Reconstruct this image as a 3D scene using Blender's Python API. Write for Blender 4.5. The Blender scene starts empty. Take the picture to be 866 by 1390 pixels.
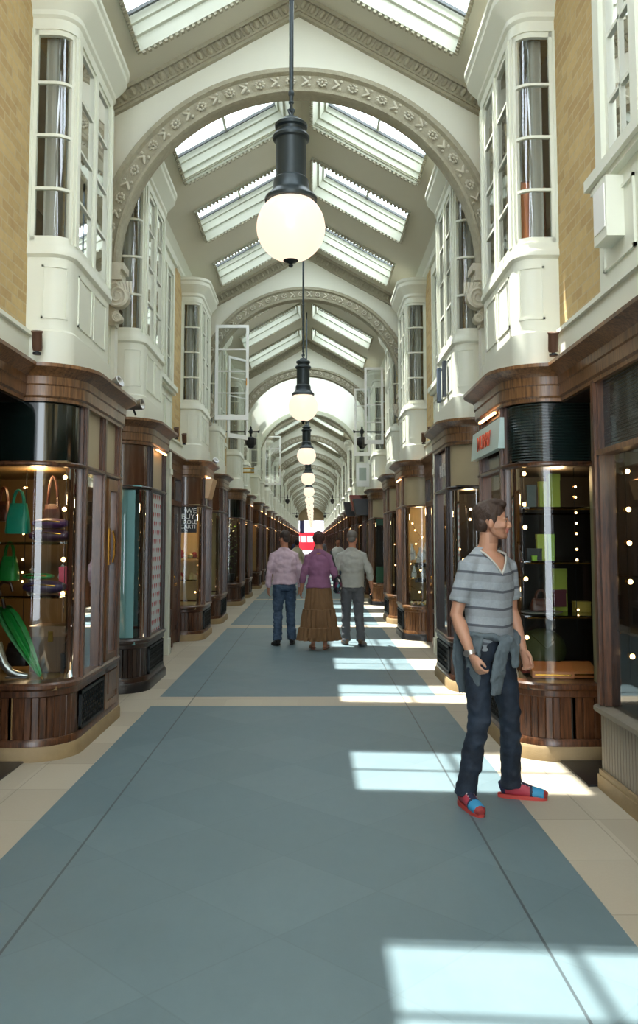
import bpy, bmesh, math, random
from mathutils import Vector, Matrix, noise
from mathutils.bvhtree import BVHTree
random.seed(7)
SC = bpy.context.scene
COL = SC.collection
PI = math.pi
A0, P = 8.4, 7.3
NB = 15                      # arches down the arcade
CAMX, CAMZ = 0.14, 1.56

# ------------------------------------------------------------------ materials
def srgb(r, g, b):
    f = lambda c: (c/255/12.92) if c/255 <= .04045 else ((c/255+.055)/1.055)**2.4
    return (f(r), f(g), f(b), 1)

class NT:
    def __init__(s, m):
        s.t = m.node_tree; s.n = s.t.nodes; s.l = s.t.links
    def node(s, kind, **kw):
        n = s.n.new(kind)
        for k, v in kw.items():
            if k.startswith('i_'):
                n.inputs[k[2:].replace('_', ' ')].default_value = v
            else: setattr(n, k, v)
        return n
    def math(s, op, a, b=None, c=None, clamp=False):
        n = s.n.new('ShaderNodeMath'); n.operation = op; n.use_clamp = clamp
        for i, v in enumerate((a, b, c)):
            if v is None: continue
            if isinstance(v, (int, float)): n.inputs[i].default_value = v
            else: s.l.new(v, n.inputs[i])
        return n.outputs[0]
    def mix(s, f, a, b, blend='MIX'):
        n = s.n.new('ShaderNodeMix'); n.data_type = 'RGBA'; n.blend_type = blend
        for i, v in ((0, f), (6, a), (7, b)):
            if isinstance(v, (int, float)): n.inputs[i].default_value = v
            elif isinstance(v, tuple): n.inputs[i].default_value = v
            else: s.l.new(v, n.inputs[i])
        return n.outputs[2]
    def coord(s):
        c = s.n.new('ShaderNodeTexCoord'); x = s.n.new('ShaderNodeSeparateXYZ')
        s.l.new(c.outputs['Object'], x.inputs[0]); return c.outputs['Object'], x.outputs
    def noise(s, vec, scale, detail=3, rough=.5, stretch=None):
        if stretch:
            mp = s.n.new('ShaderNodeMapping'); mp.inputs['Scale'].default_value = stretch
            s.l.new(vec, mp.inputs['Vector']); vec = mp.outputs[0]
        n = s.n.new('ShaderNodeTexNoise'); n.inputs['Scale'].default_value = scale
        n.inputs['Detail'].default_value = detail; n.inputs['Roughness'].default_value = rough
        s.l.new(vec, n.inputs['Vector']); return n.outputs[0]

def new_mat(name):
    m = bpy.data.materials.new(name); m.use_nodes = True
    return m, NT(m), m.node_tree.nodes['Principled BSDF']

def mat(name, col, rough=.5, metal=0, var=.08, scale=6, stretch=None, bump=0, bscale=40, coat=0, spec=.5, sheen=0):
    m, t, b = new_mat(name)
    co, xyz = t.coord()
    c2 = tuple(max(0, v*(1-2.2*var)) for v in col[:3]) + (1,)
    c1 = tuple(min(1, v*(1+var)) for v in col[:3]) + (1,)
    nz = t.noise(co, scale, 4, .6, stretch)
    t.l.new(t.mix(nz, c2, c1), b.inputs['Base Color'])
    b.inputs['Roughness'].default_value = rough; b.inputs['Metallic'].default_value = metal
    b.inputs['Coat Weight'].default_value = coat; b.inputs['Coat Roughness'].default_value = .12
    b.inputs['Specular IOR Level'].default_value = spec
    if sheen: b.inputs['Sheen Weight'].default_value = sheen
    if bump:
        bn = t.node('ShaderNodeBump', i_Strength=bump, i_Distance=.01)
        t.l.new(t.noise(co, bscale, 3, .6, stretch), bn.inputs['Height']); t.l.new(bn.outputs[0], b.inputs['Normal'])
    return m

def emis(name, col, strength):
    m, t, b = new_mat(name)
    b.inputs['Base Color'].default_value = col
    b.inputs['Emission Color'].default_value = col; b.inputs['Emission Strength'].default_value = strength
    b.inputs['Roughness'].default_value = .3
    return m

def glass_mat(name, tint=(.93, .97, .95, 1), refl=1.0, base=.03):
    m = bpy.data.materials.new(name); m.use_nodes = True; t = NT(m)
    t.n.remove(t.n['Principled BSDF']); out = t.n['Material Output']
    tr = t.node('ShaderNodeBsdfTransparent', i_Color=tint); gl = t.node('ShaderNodeBsdfGlossy', i_Roughness=.02)
    gl.inputs['Color'].default_value = (1, 1, 1, 1)
    fr = t.node('ShaderNodeFresnel', i_IOR=1.45)
    f = t.math('MULTIPLY_ADD', fr.outputs[0], refl, base, clamp=True)
    mx = t.n.new('ShaderNodeMixShader'); t.l.new(f, mx.inputs[0]); t.l.new(tr.outputs[0], mx.inputs[1]); t.l.new(gl.outputs[0], mx.inputs[2])
    t.l.new(mx.outputs[0], out.inputs[0]); return m

def wood_mat(name, dark, light, rough=.3):
    m, t, b = new_mat(name); co, xyz = t.coord()
    g = t.noise(co, 9, 6, .65, (6, 6, .5)); g2 = t.noise(co, 2.2, 3, .5, (1, 1, .35))
    f = t.math('MULTIPLY_ADD', t.math('SUBTRACT', g, .5), 1.8, g2, clamp=True)
    f2 = t.math('MULTIPLY_ADD', t.math('SUBTRACT', f, .5), 1.5, .5, clamp=True)
    t.l.new(t.mix(f2, dark, light), b.inputs['Base Color'])
    b.inputs['Roughness'].default_value = rough; b.inputs['Coat Weight'].default_value = .12; b.inputs['Coat Roughness'].default_value = .18
    bn = t.node('ShaderNodeBump', i_Strength=.12, i_Distance=.004); t.l.new(g, bn.inputs['Height']); t.l.new(bn.outputs[0], b.inputs['Normal'])
    return m

def brick_mat():
    m, t, b = new_mat('yellow_stock_brick'); co, xyz = t.coord()
    cmb = t.n.new('ShaderNodeCombineXYZ'); t.l.new(xyz[1], cmb.inputs[0]); t.l.new(xyz[2], cmb.inputs[1])
    br = t.node('ShaderNodeTexBrick', i_Color1=srgb(202, 176, 122), i_Color2=srgb(168, 136, 88), i_Mortar=srgb(190, 174, 138), i_Scale=1.0)
    br.inputs['Brick Width'].default_value = .225; br.inputs['Row Height'].default_value = .075; br.inputs['Mortar Size'].default_value = .007
    br.inputs['Bias'].default_value = -.1
    t.l.new(cmb.outputs[0], br.inputs['Vector'])
    nz = t.noise(co, 14, 4, .7)
    t.l.new(t.mix(.35, br.outputs['Color'], t.mix(nz, srgb(150, 115, 70), srgb(235, 210, 150))), b.inputs['Base Color'])
    b.inputs['Roughness'].default_value = .85
    bn = t.node('ShaderNodeBump', i_Strength=.5, i_Distance=.01, invert=True); t.l.new(br.outputs['Fac'], bn.inputs['Height']); t.l.new(bn.outputs[0], b.inputs['Normal'])
    return m

def floor_mat():
    m, t, b = new_mat('arcade_paving'); co, xyz = t.coord(); x, y = xyz[0], xyz[1]
    ax = t.math('ABSOLUTE', x)
    blue = t.math('LESS_THAN', ax, 1.395)
    md = t.math('FLOORED_MODULO', t.math('SUBTRACT', y, 8.2), P)
    band = t.math('LESS_THAN', md, .48)
    bluef = t.math('MULTIPLY', blue, t.math('SUBTRACT', 1, band))
    # diagonal slabs
    u = t.math('MULTIPLY', t.math('ADD', x, y), 1.15); v = t.math('MULTIPLY', t.math('SUBTRACT', x, y), 1.15)
    cell = t.n.new('ShaderNodeCombineXYZ'); t.l.new(t.math('FLOOR', u), cell.inputs[0]); t.l.new(t.math('FLOOR', v), cell.inputs[1])
    wn = t.node('ShaderNodeTexWhiteNoise', noise_dimensions='3D'); t.l.new(cell.outputs[0], wn.inputs['Vector'])
    fu = t.math('ABSOLUTE', t.math('SUBTRACT', t.math('FRACT', u), .5)); fv = t.math('ABSOLUTE', t.math('SUBTRACT', t.math('FRACT', v), .5))
    dj = t.math('GREATER_THAN', t.math('MAXIMUM', fu, fv), .493)
    big = t.noise(co, 1.3, 5, .65); fine = t.noise(co, 60, 3, .7)
    f = t.math('ADD', t.math('MULTIPLY', wn.outputs['Value'], .22), t.math('MULTIPLY', big, .8), clamp=True)
    bc = t.mix(f, srgb(86, 106, 113), srgb(118, 138, 143))
    bc = t.mix(t.math('MULTIPLY', dj, .12), bc, srgb(50, 62, 66))
    bc = t.mix(t.math('MULTIPLY', t.noise(co, 9, 5, .75, (1, .5, 1)), .45), bc, srgb(78, 98, 104))
    # cream stone
    yc = t.math('MULTIPLY', y, 1/.61)
    cellc = t.n.new('ShaderNodeCombineXYZ'); t.l.new(t.math('FLOOR', yc), cellc.inputs[0]); t.l.new(t.math('FLOOR', t.math('MULTIPLY', x, 1/.35)), cellc.inputs[1])
    wc = t.node('ShaderNodeTexWhiteNoise', noise_dimensions='3D'); t.l.new(cellc.outputs[0], wc.inputs['Vector'])
    cc = t.mix(t.math('ADD', t.math('MULTIPLY', wc.outputs['Value'], .5), t.math('MULTIPLY', big, .5)), srgb(162, 151, 132), srgb(196, 187, 167))
    cc = t.mix(t.math('MULTIPLY', fine, .25), cc, srgb(150, 135, 112))
    jy = t.math('LESS_THAN', t.math('FRACT', yc), .014)
    jx = t.math('LESS_THAN', t.math('ABSOLUTE', t.math('SUBTRACT', ax, 1.72)), .004)
    jc = t.math('MAXIMUM', jy, jx)
    cc = t.mix(t.math('MULTIPLY', jc, .35), cc, srgb(96, 84, 68))
    c = t.mix(bluef, cc, bc)
    js = t.math('LESS_THAN', t.math('ABSOLUTE', t.math('SUBTRACT', ax, 1.045)), .006)
    c = t.mix(t.math('MULTIPLY', js, .75), c, srgb(50, 55, 58))
    t.l.new(c, b.inputs['Base Color'])
    t.l.new(t.math('MULTIPLY_ADD', big, .25, .38), b.inputs['Roughness'])
    bn = t.node('ShaderNodeBump', i_Strength=.12, i_Distance=.002); t.l.new(fine, bn.inputs['Height']); t.l.new(bn.outputs[0], b.inputs['Normal'])
    return m

M = {}
M['floor'] = floor_mat()
M['brick'] = brick_mat()
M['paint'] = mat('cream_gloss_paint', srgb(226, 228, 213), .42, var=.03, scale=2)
M['wallpaint'] = mat('cream_wall_paint', srgb(228, 228, 214), .6, var=.03, scale=1.5)
M['roof'] = mat('stone_coloured_ceiling_paint', srgb(206, 202, 184), .7, var=.03, scale=1.2)
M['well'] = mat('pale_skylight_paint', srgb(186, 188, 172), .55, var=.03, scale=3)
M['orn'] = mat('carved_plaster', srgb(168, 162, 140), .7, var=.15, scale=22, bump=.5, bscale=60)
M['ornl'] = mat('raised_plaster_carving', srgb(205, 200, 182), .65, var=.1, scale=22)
M['wood'] = wood_mat('dark_mahogany', srgb(44, 25, 14), srgb(106, 67, 41))
M['woodl'] = wood_mat('warm_mahogany', srgb(68, 42, 24), srgb(138, 98, 62), .32)
M['woodd'] = wood_mat('nearly_black_mahogany', srgb(26, 15, 10), srgb(58, 35, 23), .28)
M['greyboard'] = mat('weathered_grey_boards', srgb(120, 112, 98), .55, var=.12, scale=5, stretch=(3, 3, .4))
M['stone'] = mat('buff_stone', srgb(150, 128, 92), .6, var=.12, scale=9, bump=.2)
M['blackstone'] = mat('black_granite', srgb(34, 34, 36), .3, var=.2)
M['iron'] = mat('black_cast_iron', srgb(34, 38, 40), .45, .6, var=.1)
M['lampiron'] = mat('charcoal_lamp_metal', srgb(44, 54, 58), .38, .35, var=.06)
M['brass'] = mat('polished_brass', srgb(204, 150, 64), .25, 1, var=.05)
M['gold'] = mat('gold_paint', srgb(180, 140, 40), .35, .5)
M['glass'] = glass_mat('shop_glass', (.9, .95, .93, 1), .9, .03)
M['winglass'] = glass_mat('old_window_glass', (.86, .9, .9, 1), 1.0, .06)
M['skyglass'] = glass_mat('skylight_glass', (.93, .96, .97, 1), .5, .01)
M['greenglass'] = mat('black_green_fascia_glass', srgb(14, 26, 24), .12, var=.3, scale=5, stretch=(1, 1, .1), coat=.6)
M['fasc_brown'] = mat('brown_fascia_board', srgb(84, 54, 38), .2, var=.15, scale=3, coat=.5)
M['fasc_beige'] = mat('beige_blind_fascia', srgb(172, 158, 128), .4, var=.06, scale=3)
M['fasc_maroon'] = mat('maroon_fascia', srgb(92, 34, 30), .25, var=.1, coat=.4)
M['olive'] = mat('olive_painted_post', srgb(128, 126, 100), .5, var=.05)
M['teal'] = mat('teal_window_blind', srgb(124, 176, 178), .4, var=.04)
M['tan'] = mat('tan_display_lining', srgb(136, 108, 66), .6, var=.15, scale=3)
M['darklin'] = mat('dark_display_lining', srgb(44, 36, 26), .5, var=.25, scale=3)
M['creamlin'] = mat('cream_display_lining', srgb(206, 186, 140), .6, var=.08)
M['room'] = mat('room_wall', srgb(128, 120, 100), .8)
M['shelf'] = glass_mat('shelf_glass', (.5, .62, .56, 1), 1.0, .12)
M['white'] = mat('white_paint', srgb(240, 240, 236), .4, var=.02)
M['black'] = mat('black_plastic', srgb(22, 22, 24), .4)
M['silver'] = mat('brushed_silver', srgb(190, 190, 190), .3, .9, var=.05)
M['curtain'] = mat('white_net_curtain', srgb(168, 166, 156), .8, var=.08, scale=14, stretch=(1, 1, .05))
M['copper'] = mat('copper_shade', srgb(186, 102, 56), .35, .5, var=.12)
M['globe'] = emis('opal_globe', (1, .80, .60, 1), .80)
M['globe'].node_tree.nodes['Principled BSDF'].inputs['Base Color'].default_value = (.25, .2, .16, 1)
M['bulb'] = emis('warm_bulb', (1, .60, .26, 1), 7)
M['tube'] = emis('warm_strip_glow', (1, .5, .2, 1), 5)
def daylit_vault_mat():  # translucency added so the plain vault turns bright white
    m, t, b = new_mat('translucent_vault_brightener'); t.n.remove(b)
    tl = t.node('ShaderNodeBsdfTranslucent', i_Color=(.24, .26, .24, 1)); df = t.node('ShaderNodeBsdfDiffuse', i_Color=(.8, .8, .74, 1)); mx = t.n.new('ShaderNodeMixShader'); mx.inputs[0].default_value = .65
    t.l.new(df.outputs[0], mx.inputs[2]); t.l.new(tl.outputs[0], mx.inputs[1]); t.l.new(mx.outputs[0], t.n['Material Output'].inputs[0]); return m
M['daylit_vault'] = daylit_vault_mat()
def ribbed_mat():
    m, t, b = new_mat('ribbed_dark_green_glass'); co, xyz = t.coord()
    w = t.math('SINE', t.math('MULTIPLY', xyz[2], 2*PI/.022))
    b.inputs['Base Color'].default_value = srgb(16, 32, 30); b.inputs['Roughness'].default_value = .22; b.inputs['Coat Weight'].default_value = .4
    bn = t.node('ShaderNodeBump', i_Strength=.8, i_Distance=.006); t.l.new(w, bn.inputs['Height']); t.l.new(bn.outputs[0], b.inputs['Normal'])
    return m
M['ribbed'] = ribbed_mat()
def heart_mat():
    m, t, b = new_mat('heart_spotted_blind'); co, xyz = t.coord()
    u = t.math('MULTIPLY', xyz[1], 1/.115); v = t.math('MULTIPLY', xyz[2], 1/.10)
    row = t.math('FLOORED_MODULO', t.math('FLOOR', v), 2)
    fu = t.math('SUBTRACT', t.math('FRACT', t.math('MULTIPLY_ADD', row, .5, u)), .5)
    fv = t.math('SUBTRACT', t.math('FRACT', v), .5)
    au = t.math('ABSOLUTE', fu)
    yy = t.math('SUBTRACT', fv, t.math('MULTIPLY', t.math('SQRT', au), .42))
    d = t.math('ADD', t.math('POWER', fu, 2), t.math('POWER', yy, 2))
    h = t.math('LESS_THAN', d, .075)
    t.l.new(t.mix(h, srgb(196, 206, 208), srgb(170, 40, 52)), b.inputs['Base Color']); b.inputs['Roughness'].default_value = .5
    return m
M['hearts'] = heart_mat()

def flat(name, rgb, rough=.6, **kw): 
    k = 'c_'+name
    if k not in M: M[k] = mat(name, srgb(*rgb), rough, **kw)
    return M[k]

# ------------------------------------------------------------------ mesh builder
class MB:
    def __init__(s): s.bm = bmesh.new()
    def face(s, pts, mi=0):
        try:
            f = s.bm.faces.new([s.bm.verts.new(p) for p in pts]); f.material_index = mi
        except ValueError: pass
    def box(s, x0, x1, y0, y1, z0, z1, mi=0):
        v = [s.bm.verts.new(p) for p in ((x0,y0,z0),(x1,y0,z0),(x1,y1,z0),(x0,y1,z0),(x0,y0,z1),(x1,y0,z1),(x1,y1,z1),(x0,y1,z1))]
        for q in ((0,3,2,1),(4,5,6,7),(0,1,5,4),(1,2,6,5),(2,3,7,6),(3,0,4,7)):
            s.bm.faces.new([v[i] for i in q]).material_index = mi
        return v
    def obox(s, c, size, rot=None, mi=0):      # oriented box
        v = s.box(-size[0]/2, size[0]/2, -size[1]/2, size[1]/2, -size[2]/2, size[2]/2, mi)
        Mx = Matrix.Translation(c) @ (rot.to_4x4() if rot else Matrix())
        for w in v: w.co = Mx @ w.co
    def grid(s, rings, closed_u=False, closed_v=False, cap=False, mi=0, smooth=True):
        vs = [[s.bm.verts.new(p) for p in r] for r in rings]
        nu, nv = len(vs), len(vs[0])
        for i in range(nu if closed_u else nu-1):
            for j in range(nv if closed_v else nv-1):
                a, b, c, d = vs[i][j], vs[i][(j+1) % nv], vs[(i+1) % nu][(j+1) % nv], vs[(i+1) % nu][j]
                try: f = s.bm.faces.new((a, b, c, d)); f.material_index = mi; f.smooth = smooth
                except ValueError: pass
        if cap:
            for r in (vs[0], vs[-1]):
                try: f = s.bm.faces.new(r); f.material_index = mi
                except ValueError: pass
    def sweep(s, path, prof, closed=False, mi=0, smooth=False, cap=True):
        """path [(x,y)], prof [(outward offset, z)] ; offset to the left normal"""
        n = len(path); rings = []
        for i, p in enumerate(path):
            a = Vector(path[max(i-1, 0)]); b = Vector(p); c = Vector(path[min(i+1, n-1)])
            t1 = (b-a).normalized() if (b-a).length > 1e-9 else (c-b).normalized()
            t2 = (c-b).normalized() if (c-b).length > 1e-9 else t1
            n1 = Vector((-t1.y, t1.x)); n2 = Vector((-t2.y, t2.x)); nm = (n1+n2).normalized()
            k = 1/max(.35, nm.dot(n1))
            rings.append([(b.x+nm.x*o*k, b.y+nm.y*o*k, z) for o, z in prof])
        s.grid(rings, False, closed, closed and cap, mi, smooth)
    def lathe(s, prof, c=(0,0,0), n=24, mi=0, axis=None, smooth=True):
        rings = []
        for r, z in prof:
            rings.append([(max(r, 1e-4)*math.cos(2*PI*i/n), max(r, 1e-4)*math.sin(2*PI*i/n), z) for i in range(n)])
        R = Vector((0,0,1)).rotation_difference(Vector(axis)).to_matrix().to_4x4() if axis else Matrix()
        Mx = Matrix.Translation(c) @ R
        rings = [[Mx @ Vector(p) for p in r] for r in rings]
        s.grid(rings, False, True, True, mi, smooth)
    def tube(s, pts, r, n=8, mi=0, up=None):
        """r: number, or list of numbers / (a,b) pairs"""
        pts = [Vector(p) for p in pts]; rings = []; side = None
        for i, p in enumerate(pts):
            t = (pts[min(i+1, len(pts)-1)]-pts[max(i-1, 0)]).normalized()
            if side is None:
                u = Vector(up) if up else (Vector((1,0,0)) if abs(t.x) < .8 else Vector((0,1,0)))
                side = (u-t*u.dot(t)).normalized()
            else: side = (side-t*side.dot(t)).normalized()
            o = t.cross(side); rr = r[i] if isinstance(r, (list, tuple)) else r
            a, b = rr if isinstance(rr, (list, tuple)) else (rr, rr)
            rings.append([p+side*a*math.cos(2*PI*k/n)+o*b*math.sin(2*PI*k/n) for k in range(n)])
        s.grid(rings, False, True, True, mi)
    def ell(s, c, r, rot=None, n=14, mi=0):
        rings = []; R = rot.to_3x3() if rot else Matrix.Identity(3); c = Vector(c)
        for i in range(1, n):
            th = PI*i/n
            rings.append([c+R@Vector((r[0]*math.sin(th)*math.cos(2*PI*k/n), r[1]*math.sin(th)*math.sin(2*PI*k/n), r[2]*math.cos(th))) for k in range(n)])
        s.grid(rings, False, True, True, mi)
    def flipx(s):
        for v in s.bm.verts: v.co.x = -v.co.x
    def xform(s, Mx):
        for v in s.bm.verts: v.co = Mx @ v.co
    def mesh(s, name, mats, origin=(0,0,0), bevel=0):
        bm = s.bm
        if bevel:
            es = [e for e in bm.edges if len(e.link_faces) == 2 and e.calc_face_angle(0) > .9]
            try: bmesh.ops.bevel(bm, geom=es, offset=bevel, segments=1, affect='EDGES', clamp_overlap=True)
            except Exception: pass
        bmesh.ops.translate(bm, verts=bm.verts, vec=-Vector(origin))
        bmesh.ops.recalc_face_normals(bm, faces=bm.faces)
        bm.normal_update()
        for f in bm.faces: f.smooth = True
        for e in bm.edges:
            if len(e.link_faces) != 2 or e.calc_face_angle(0) > .6: e.smooth = False
        me = bpy.data.meshes.new(name); bm.to_mesh(me); bm.free()
        for m in (mats if isinstance(mats, (list, tuple)) else [mats]): me.materials.append(m if not isinstance(m, str) else M[m])
        return me

KIDS = {}
def O(name, mb, mats, parent=None, origin=(0,0,0), loc=None, bevel=0):
    me = mb.mesh(name, mats, origin, bevel) if isinstance(mb, MB) else mb
    o = bpy.data.objects.new(name, me); COL.objects.link(o)
    if parent is not None: o.parent = parent; KIDS.setdefault(parent.name, []).append(o)
    if loc is not None: o.location = loc
    return o
def tag(o, label, cat, group=None):
    o['label'] = label; o['category'] = cat; o['kind'] = 'thing'
    if group: o['group'] = group
    return o
def thing(name, label, cat, loc=(0,0,0), rotz=0, group=None):
    o = bpy.data.objects.new(name, None); COL.objects.link(o); o.empty_display_size = .1
    o.location = loc; o.rotation_euler = (0,0,rotz)
    return tag(o, label, cat, group)
def struct(name, mb, mats, **kw):
    o = O(name, mb, mats, **kw); o['kind'] = 'structure'; return o
def copy_tree(o, loc=None, rotz=None, label=None, group=None, parent=None):
    c = o.copy(); COL.objects.link(c)
    if parent is not None: c.parent = parent; KIDS.setdefault(parent.name, []).append(c)
    if loc is not None: c.location = loc
    if rotz is not None: c.rotation_euler = (0,0,rotz)
    if label: c['label'] = label
    if group: c['group'] = group
    for ch in list(KIDS.get(o.name, ())): copy_tree(ch, parent=c)
    return c
def merged(o, name):
    """one light mesh of a thing and its parts, for copies too far away to show any"""
    bm = bmesh.new(); mats = []
    def add(x, Mx):
        if x.type == 'MESH':
            me = x.data; n0 = len(bm.faces); idx = []
            for m in me.materials:
                if m not in mats: mats.append(m)
                idx.append(mats.index(m))
            tmp = me.copy(); tmp.transform(Mx); bm.from_mesh(tmp); bpy.data.meshes.remove(tmp)
            bm.faces.ensure_lookup_table()
            for f in bm.faces[n0:]: f.material_index = idx[f.material_index]
        for ch in KIDS.get(x.name, ()): add(ch, Mx @ Matrix.LocRotScale(ch.location, ch.rotation_euler, ch.scale))
    add(o, Matrix())
    me = bpy.data.meshes.new(name); bm.to_mesh(me); bm.free()
    for m in mats: me.materials.append(m)
    c = bpy.data.objects.new(name, me); COL.objects.link(c)
    for q in ('label', 'category', 'group', 'kind'):
        if q in o: c[q] = o[q]
    return c

def text_mesh(txt, size, align='LEFT', ext=.002, bold=0):
    cu = bpy.data.curves.new('lettering', 'FONT'); cu.body = txt; cu.size = size; cu.extrude = ext; cu.align_x = align; cu.offset = bold
    cu.space_line = .82
    o = bpy.data.objects.new('lettering', cu); COL.objects.link(o)
    dg = bpy.context.evaluated_depsgraph_get(); me = bpy.data.meshes.new_from_object(o.evaluated_get(dg))
    bpy.data.objects.remove(o); bpy.data.curves.remove(cu); return me
WORLD, SUN, EXPO = 5.5, 12.0, 0.6
# ================================================================== SETTING
END = A0+P*(NB-1)+.4
YN = -5.0
mb = MB(); mb.box(-3.2, 3.2, YN, END, -.1, 0); struct('floor', mb, M['floor'])
WX = 1.97
def seg_list(y0, y1, holes):
    out = []; y = y0
    for a, b in sorted(holes):
        if b <= y0 or a >= y1: continue
        if a > y: out.append((y, a))
        y = max(y, b)
    if y < y1: out.append((y, y1))
    return out
OR1, OR2 = (-2.25, -.9), (.45, 1.8)        # oriels relative to the arch
BY1, BY2 = (-2.23, -.73), (.45, 1.95)      # shop bays relative to the arch
MIDC = 3.51
ks = range(-1, NB)
oriel_h = [(A0+P*k+a+.12, A0+P*k+b-.12) for k in ks for a, b in (OR1, OR2)]
MC, MW = 3.42, .62
mid_h = [(A0+P*k+MC-MW+.02, A0+P*k+MC+MW-.02) for k in range(-2, NB)]
for s, nm in ((-1, 'left'), (1, 'right')):
    X = s*WX; X2 = s*(WX+.12)
    mb = MB()
    lo, hi = min(X, X2), max(X, X2)
    for a, b in seg_list(YN, END, oriel_h+(mid_h if s > 0 else [h for h in mid_h if h[0] > 8])): mb.box(lo, hi, a, b, 2.6, 6.12)
    for a, b in oriel_h: mb.box(lo, hi, a, b, 5.6, 6.12); mb.box(lo, hi, a, b, 2.6, 2.8)
    mid_s = mid_h if s > 0 else [h for h in mid_h if h[0] > 8]
    for a, b in mid_s: mb.box(lo, hi, a, b, 5.5, 6.12); mb.box(lo, hi, a, b, 2.6, 3.72)
    # rear of the upper rooms, their floor and ceiling, and the shops' rear wall
    lo2, hi2 = min(s*3.0, s*3.1), max(s*3.0, s*3.1)
    struct('wall_'+nm, mb, M['brick'])
    mb = MB(); mb.box(lo2, hi2, YN, END, -.1, 6.12)
    a2, b2 = min(s*(WX+.12), s*3.0), max(s*(WX+.12), s*3.0)
    mb.box(a2, b2, YN, END, 2.66, 2.76); mb.box(a2, b2, YN, END, 6.02, 6.12)
    struct('wall_rear_'+nm, mb, M['room'])
    # white painted band above the shop cornices
    mb = MB()
    for k in range(-2, NB-1):
        a, b = A0+P*k+BY2[1]-.1, A0+P*(k+1)+BY1[0]+.1
        x0, x1 = sorted((s*(WX-.035), s*(WX+.02)))
        mb.box(x0, x1, a, b, 2.84, 3.06)
        x0, x1 = sorted((s*(WX-.06), s*(WX+.02)))
        mb.box(x0, x1, a, b, 3.06, 3.09)
        if s < 0 and k < 0: continue
        ya, yb = A0+P*k+MC-MW-.04, A0+P*k+MC+MW+.04
        x0, x1 = sorted((s*(WX-.03), s*(WX+.02)))
        mb.box(x0, x1, ya, yb, 3.09, 3.74)
        x0, x1 = sorted((s*(WX-.045), s*(WX-.03)))
        for q in ((ya+.1, ya+.6), (yb-.6, yb-.1)):
            mb.box(x0, x1, q[0], q[1], 3.2, 3.22); mb.box(x0, x1, q[0], q[1], 3.6, 3.62)
            mb.box(x0, x1, q[0], q[0]+.02, 3.2, 3.62); mb.box(x0, x1, q[1]-.02, q[1], 3.2, 3.62)
    struct('trim_'+('1' if s < 0 else '2'), mb, M['paint'])
    # cornice rail at the foot of the roof
    mb = MB()
    path = [(s*WX, YN), (s*WX, END)]
    if s < 0: prof = [(-.16, 5.82), (-.12, 5.86), (-.12, 5.92), (-.05, 5.98), (-.16, 6.06), (-.02, 6.12), (.02, 6.12), (.02, 5.82)]; prof = [(abs(o) if o > -.5 else o, z) for o, z in prof]; prof = [(-q[0] if i < 6 else q[0], q[1]) for i, q in enumerate(prof)]
    pr = [(0, 5.80), (.03, 5.84), (.03, 5.90), (.09, 5.98), (.12, 6.0), (.12, 6.05), (0, 6.12)]
    pth = path if s > 0 else path[::-1]
    mb.sweep(pth, pr, closed=True)
    struct('trim_'+('3' if s < 0 else '4'), mb, M['paint'])

# ---- roof: two slopes with skylight holes, a plain barrel vault between the third and fourth arch
RX, RZ, RK = 1.97, 5.93, .57
RIDGE = RZ+RK*RX
SKY = [(1.1, 2.22), (3.22, 4.38), (5.45, 6.62)]
SX0, SX1 = .16, 1.5
def zr(x): return RZ+RK*(RX-abs(x))
VA, VB = A0+2*P+.1, A0+3*P+.1
for s, nm in ((-1, 'left'), (1, 'right')):
    holes = [(A0+P*k+a, A0+P*k+b) for k in range(-2, NB-1) if k != 2 for a, b in SKY]
    holes = [(a-.8, b-.8) if 4 < a < 5 else (a, b) for a, b in holes]
    mb = MB()
    def quad(xa, xb, ya, yb):
        mb.face([(s*xa, ya, zr(xa)), (s*xb, ya, zr(xb)), (s*xb, yb, zr(xb)), (s*xa, yb, zr(xa))])
        mb.face([(s*xa, ya, zr(xa)+.03), (s*xb, ya, zr(xb)+.03), (s*xb, yb, zr(xb)+.03), (s*xa, yb, zr(xa)+.03)])
    for ya, yb in ((YN, VA), (VB, END)):
        quad(0, SX0, ya, yb); quad(SX1, 3.1, ya, yb)
        for a, b in seg_list(ya, yb, holes): quad(SX0, SX1, a, b)
    struct('ceiling_'+nm, mb, M['roof'])
mb = MB()
rings = []
for y in (VA, VB):
    rings.append([(1.97, y, 4.2)]+[(1.95*math.cos(a), y, 4.28+1.95*math.sin(a)) for a in [PI*i/28 for i in range(29)]]+[(-1.97, y, 4.2)])
mb.grid(rings)
struct('ceiling_vault', mb, M['daylit_vault'])  # plain vault, made to pass daylight only to brighten it

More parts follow.
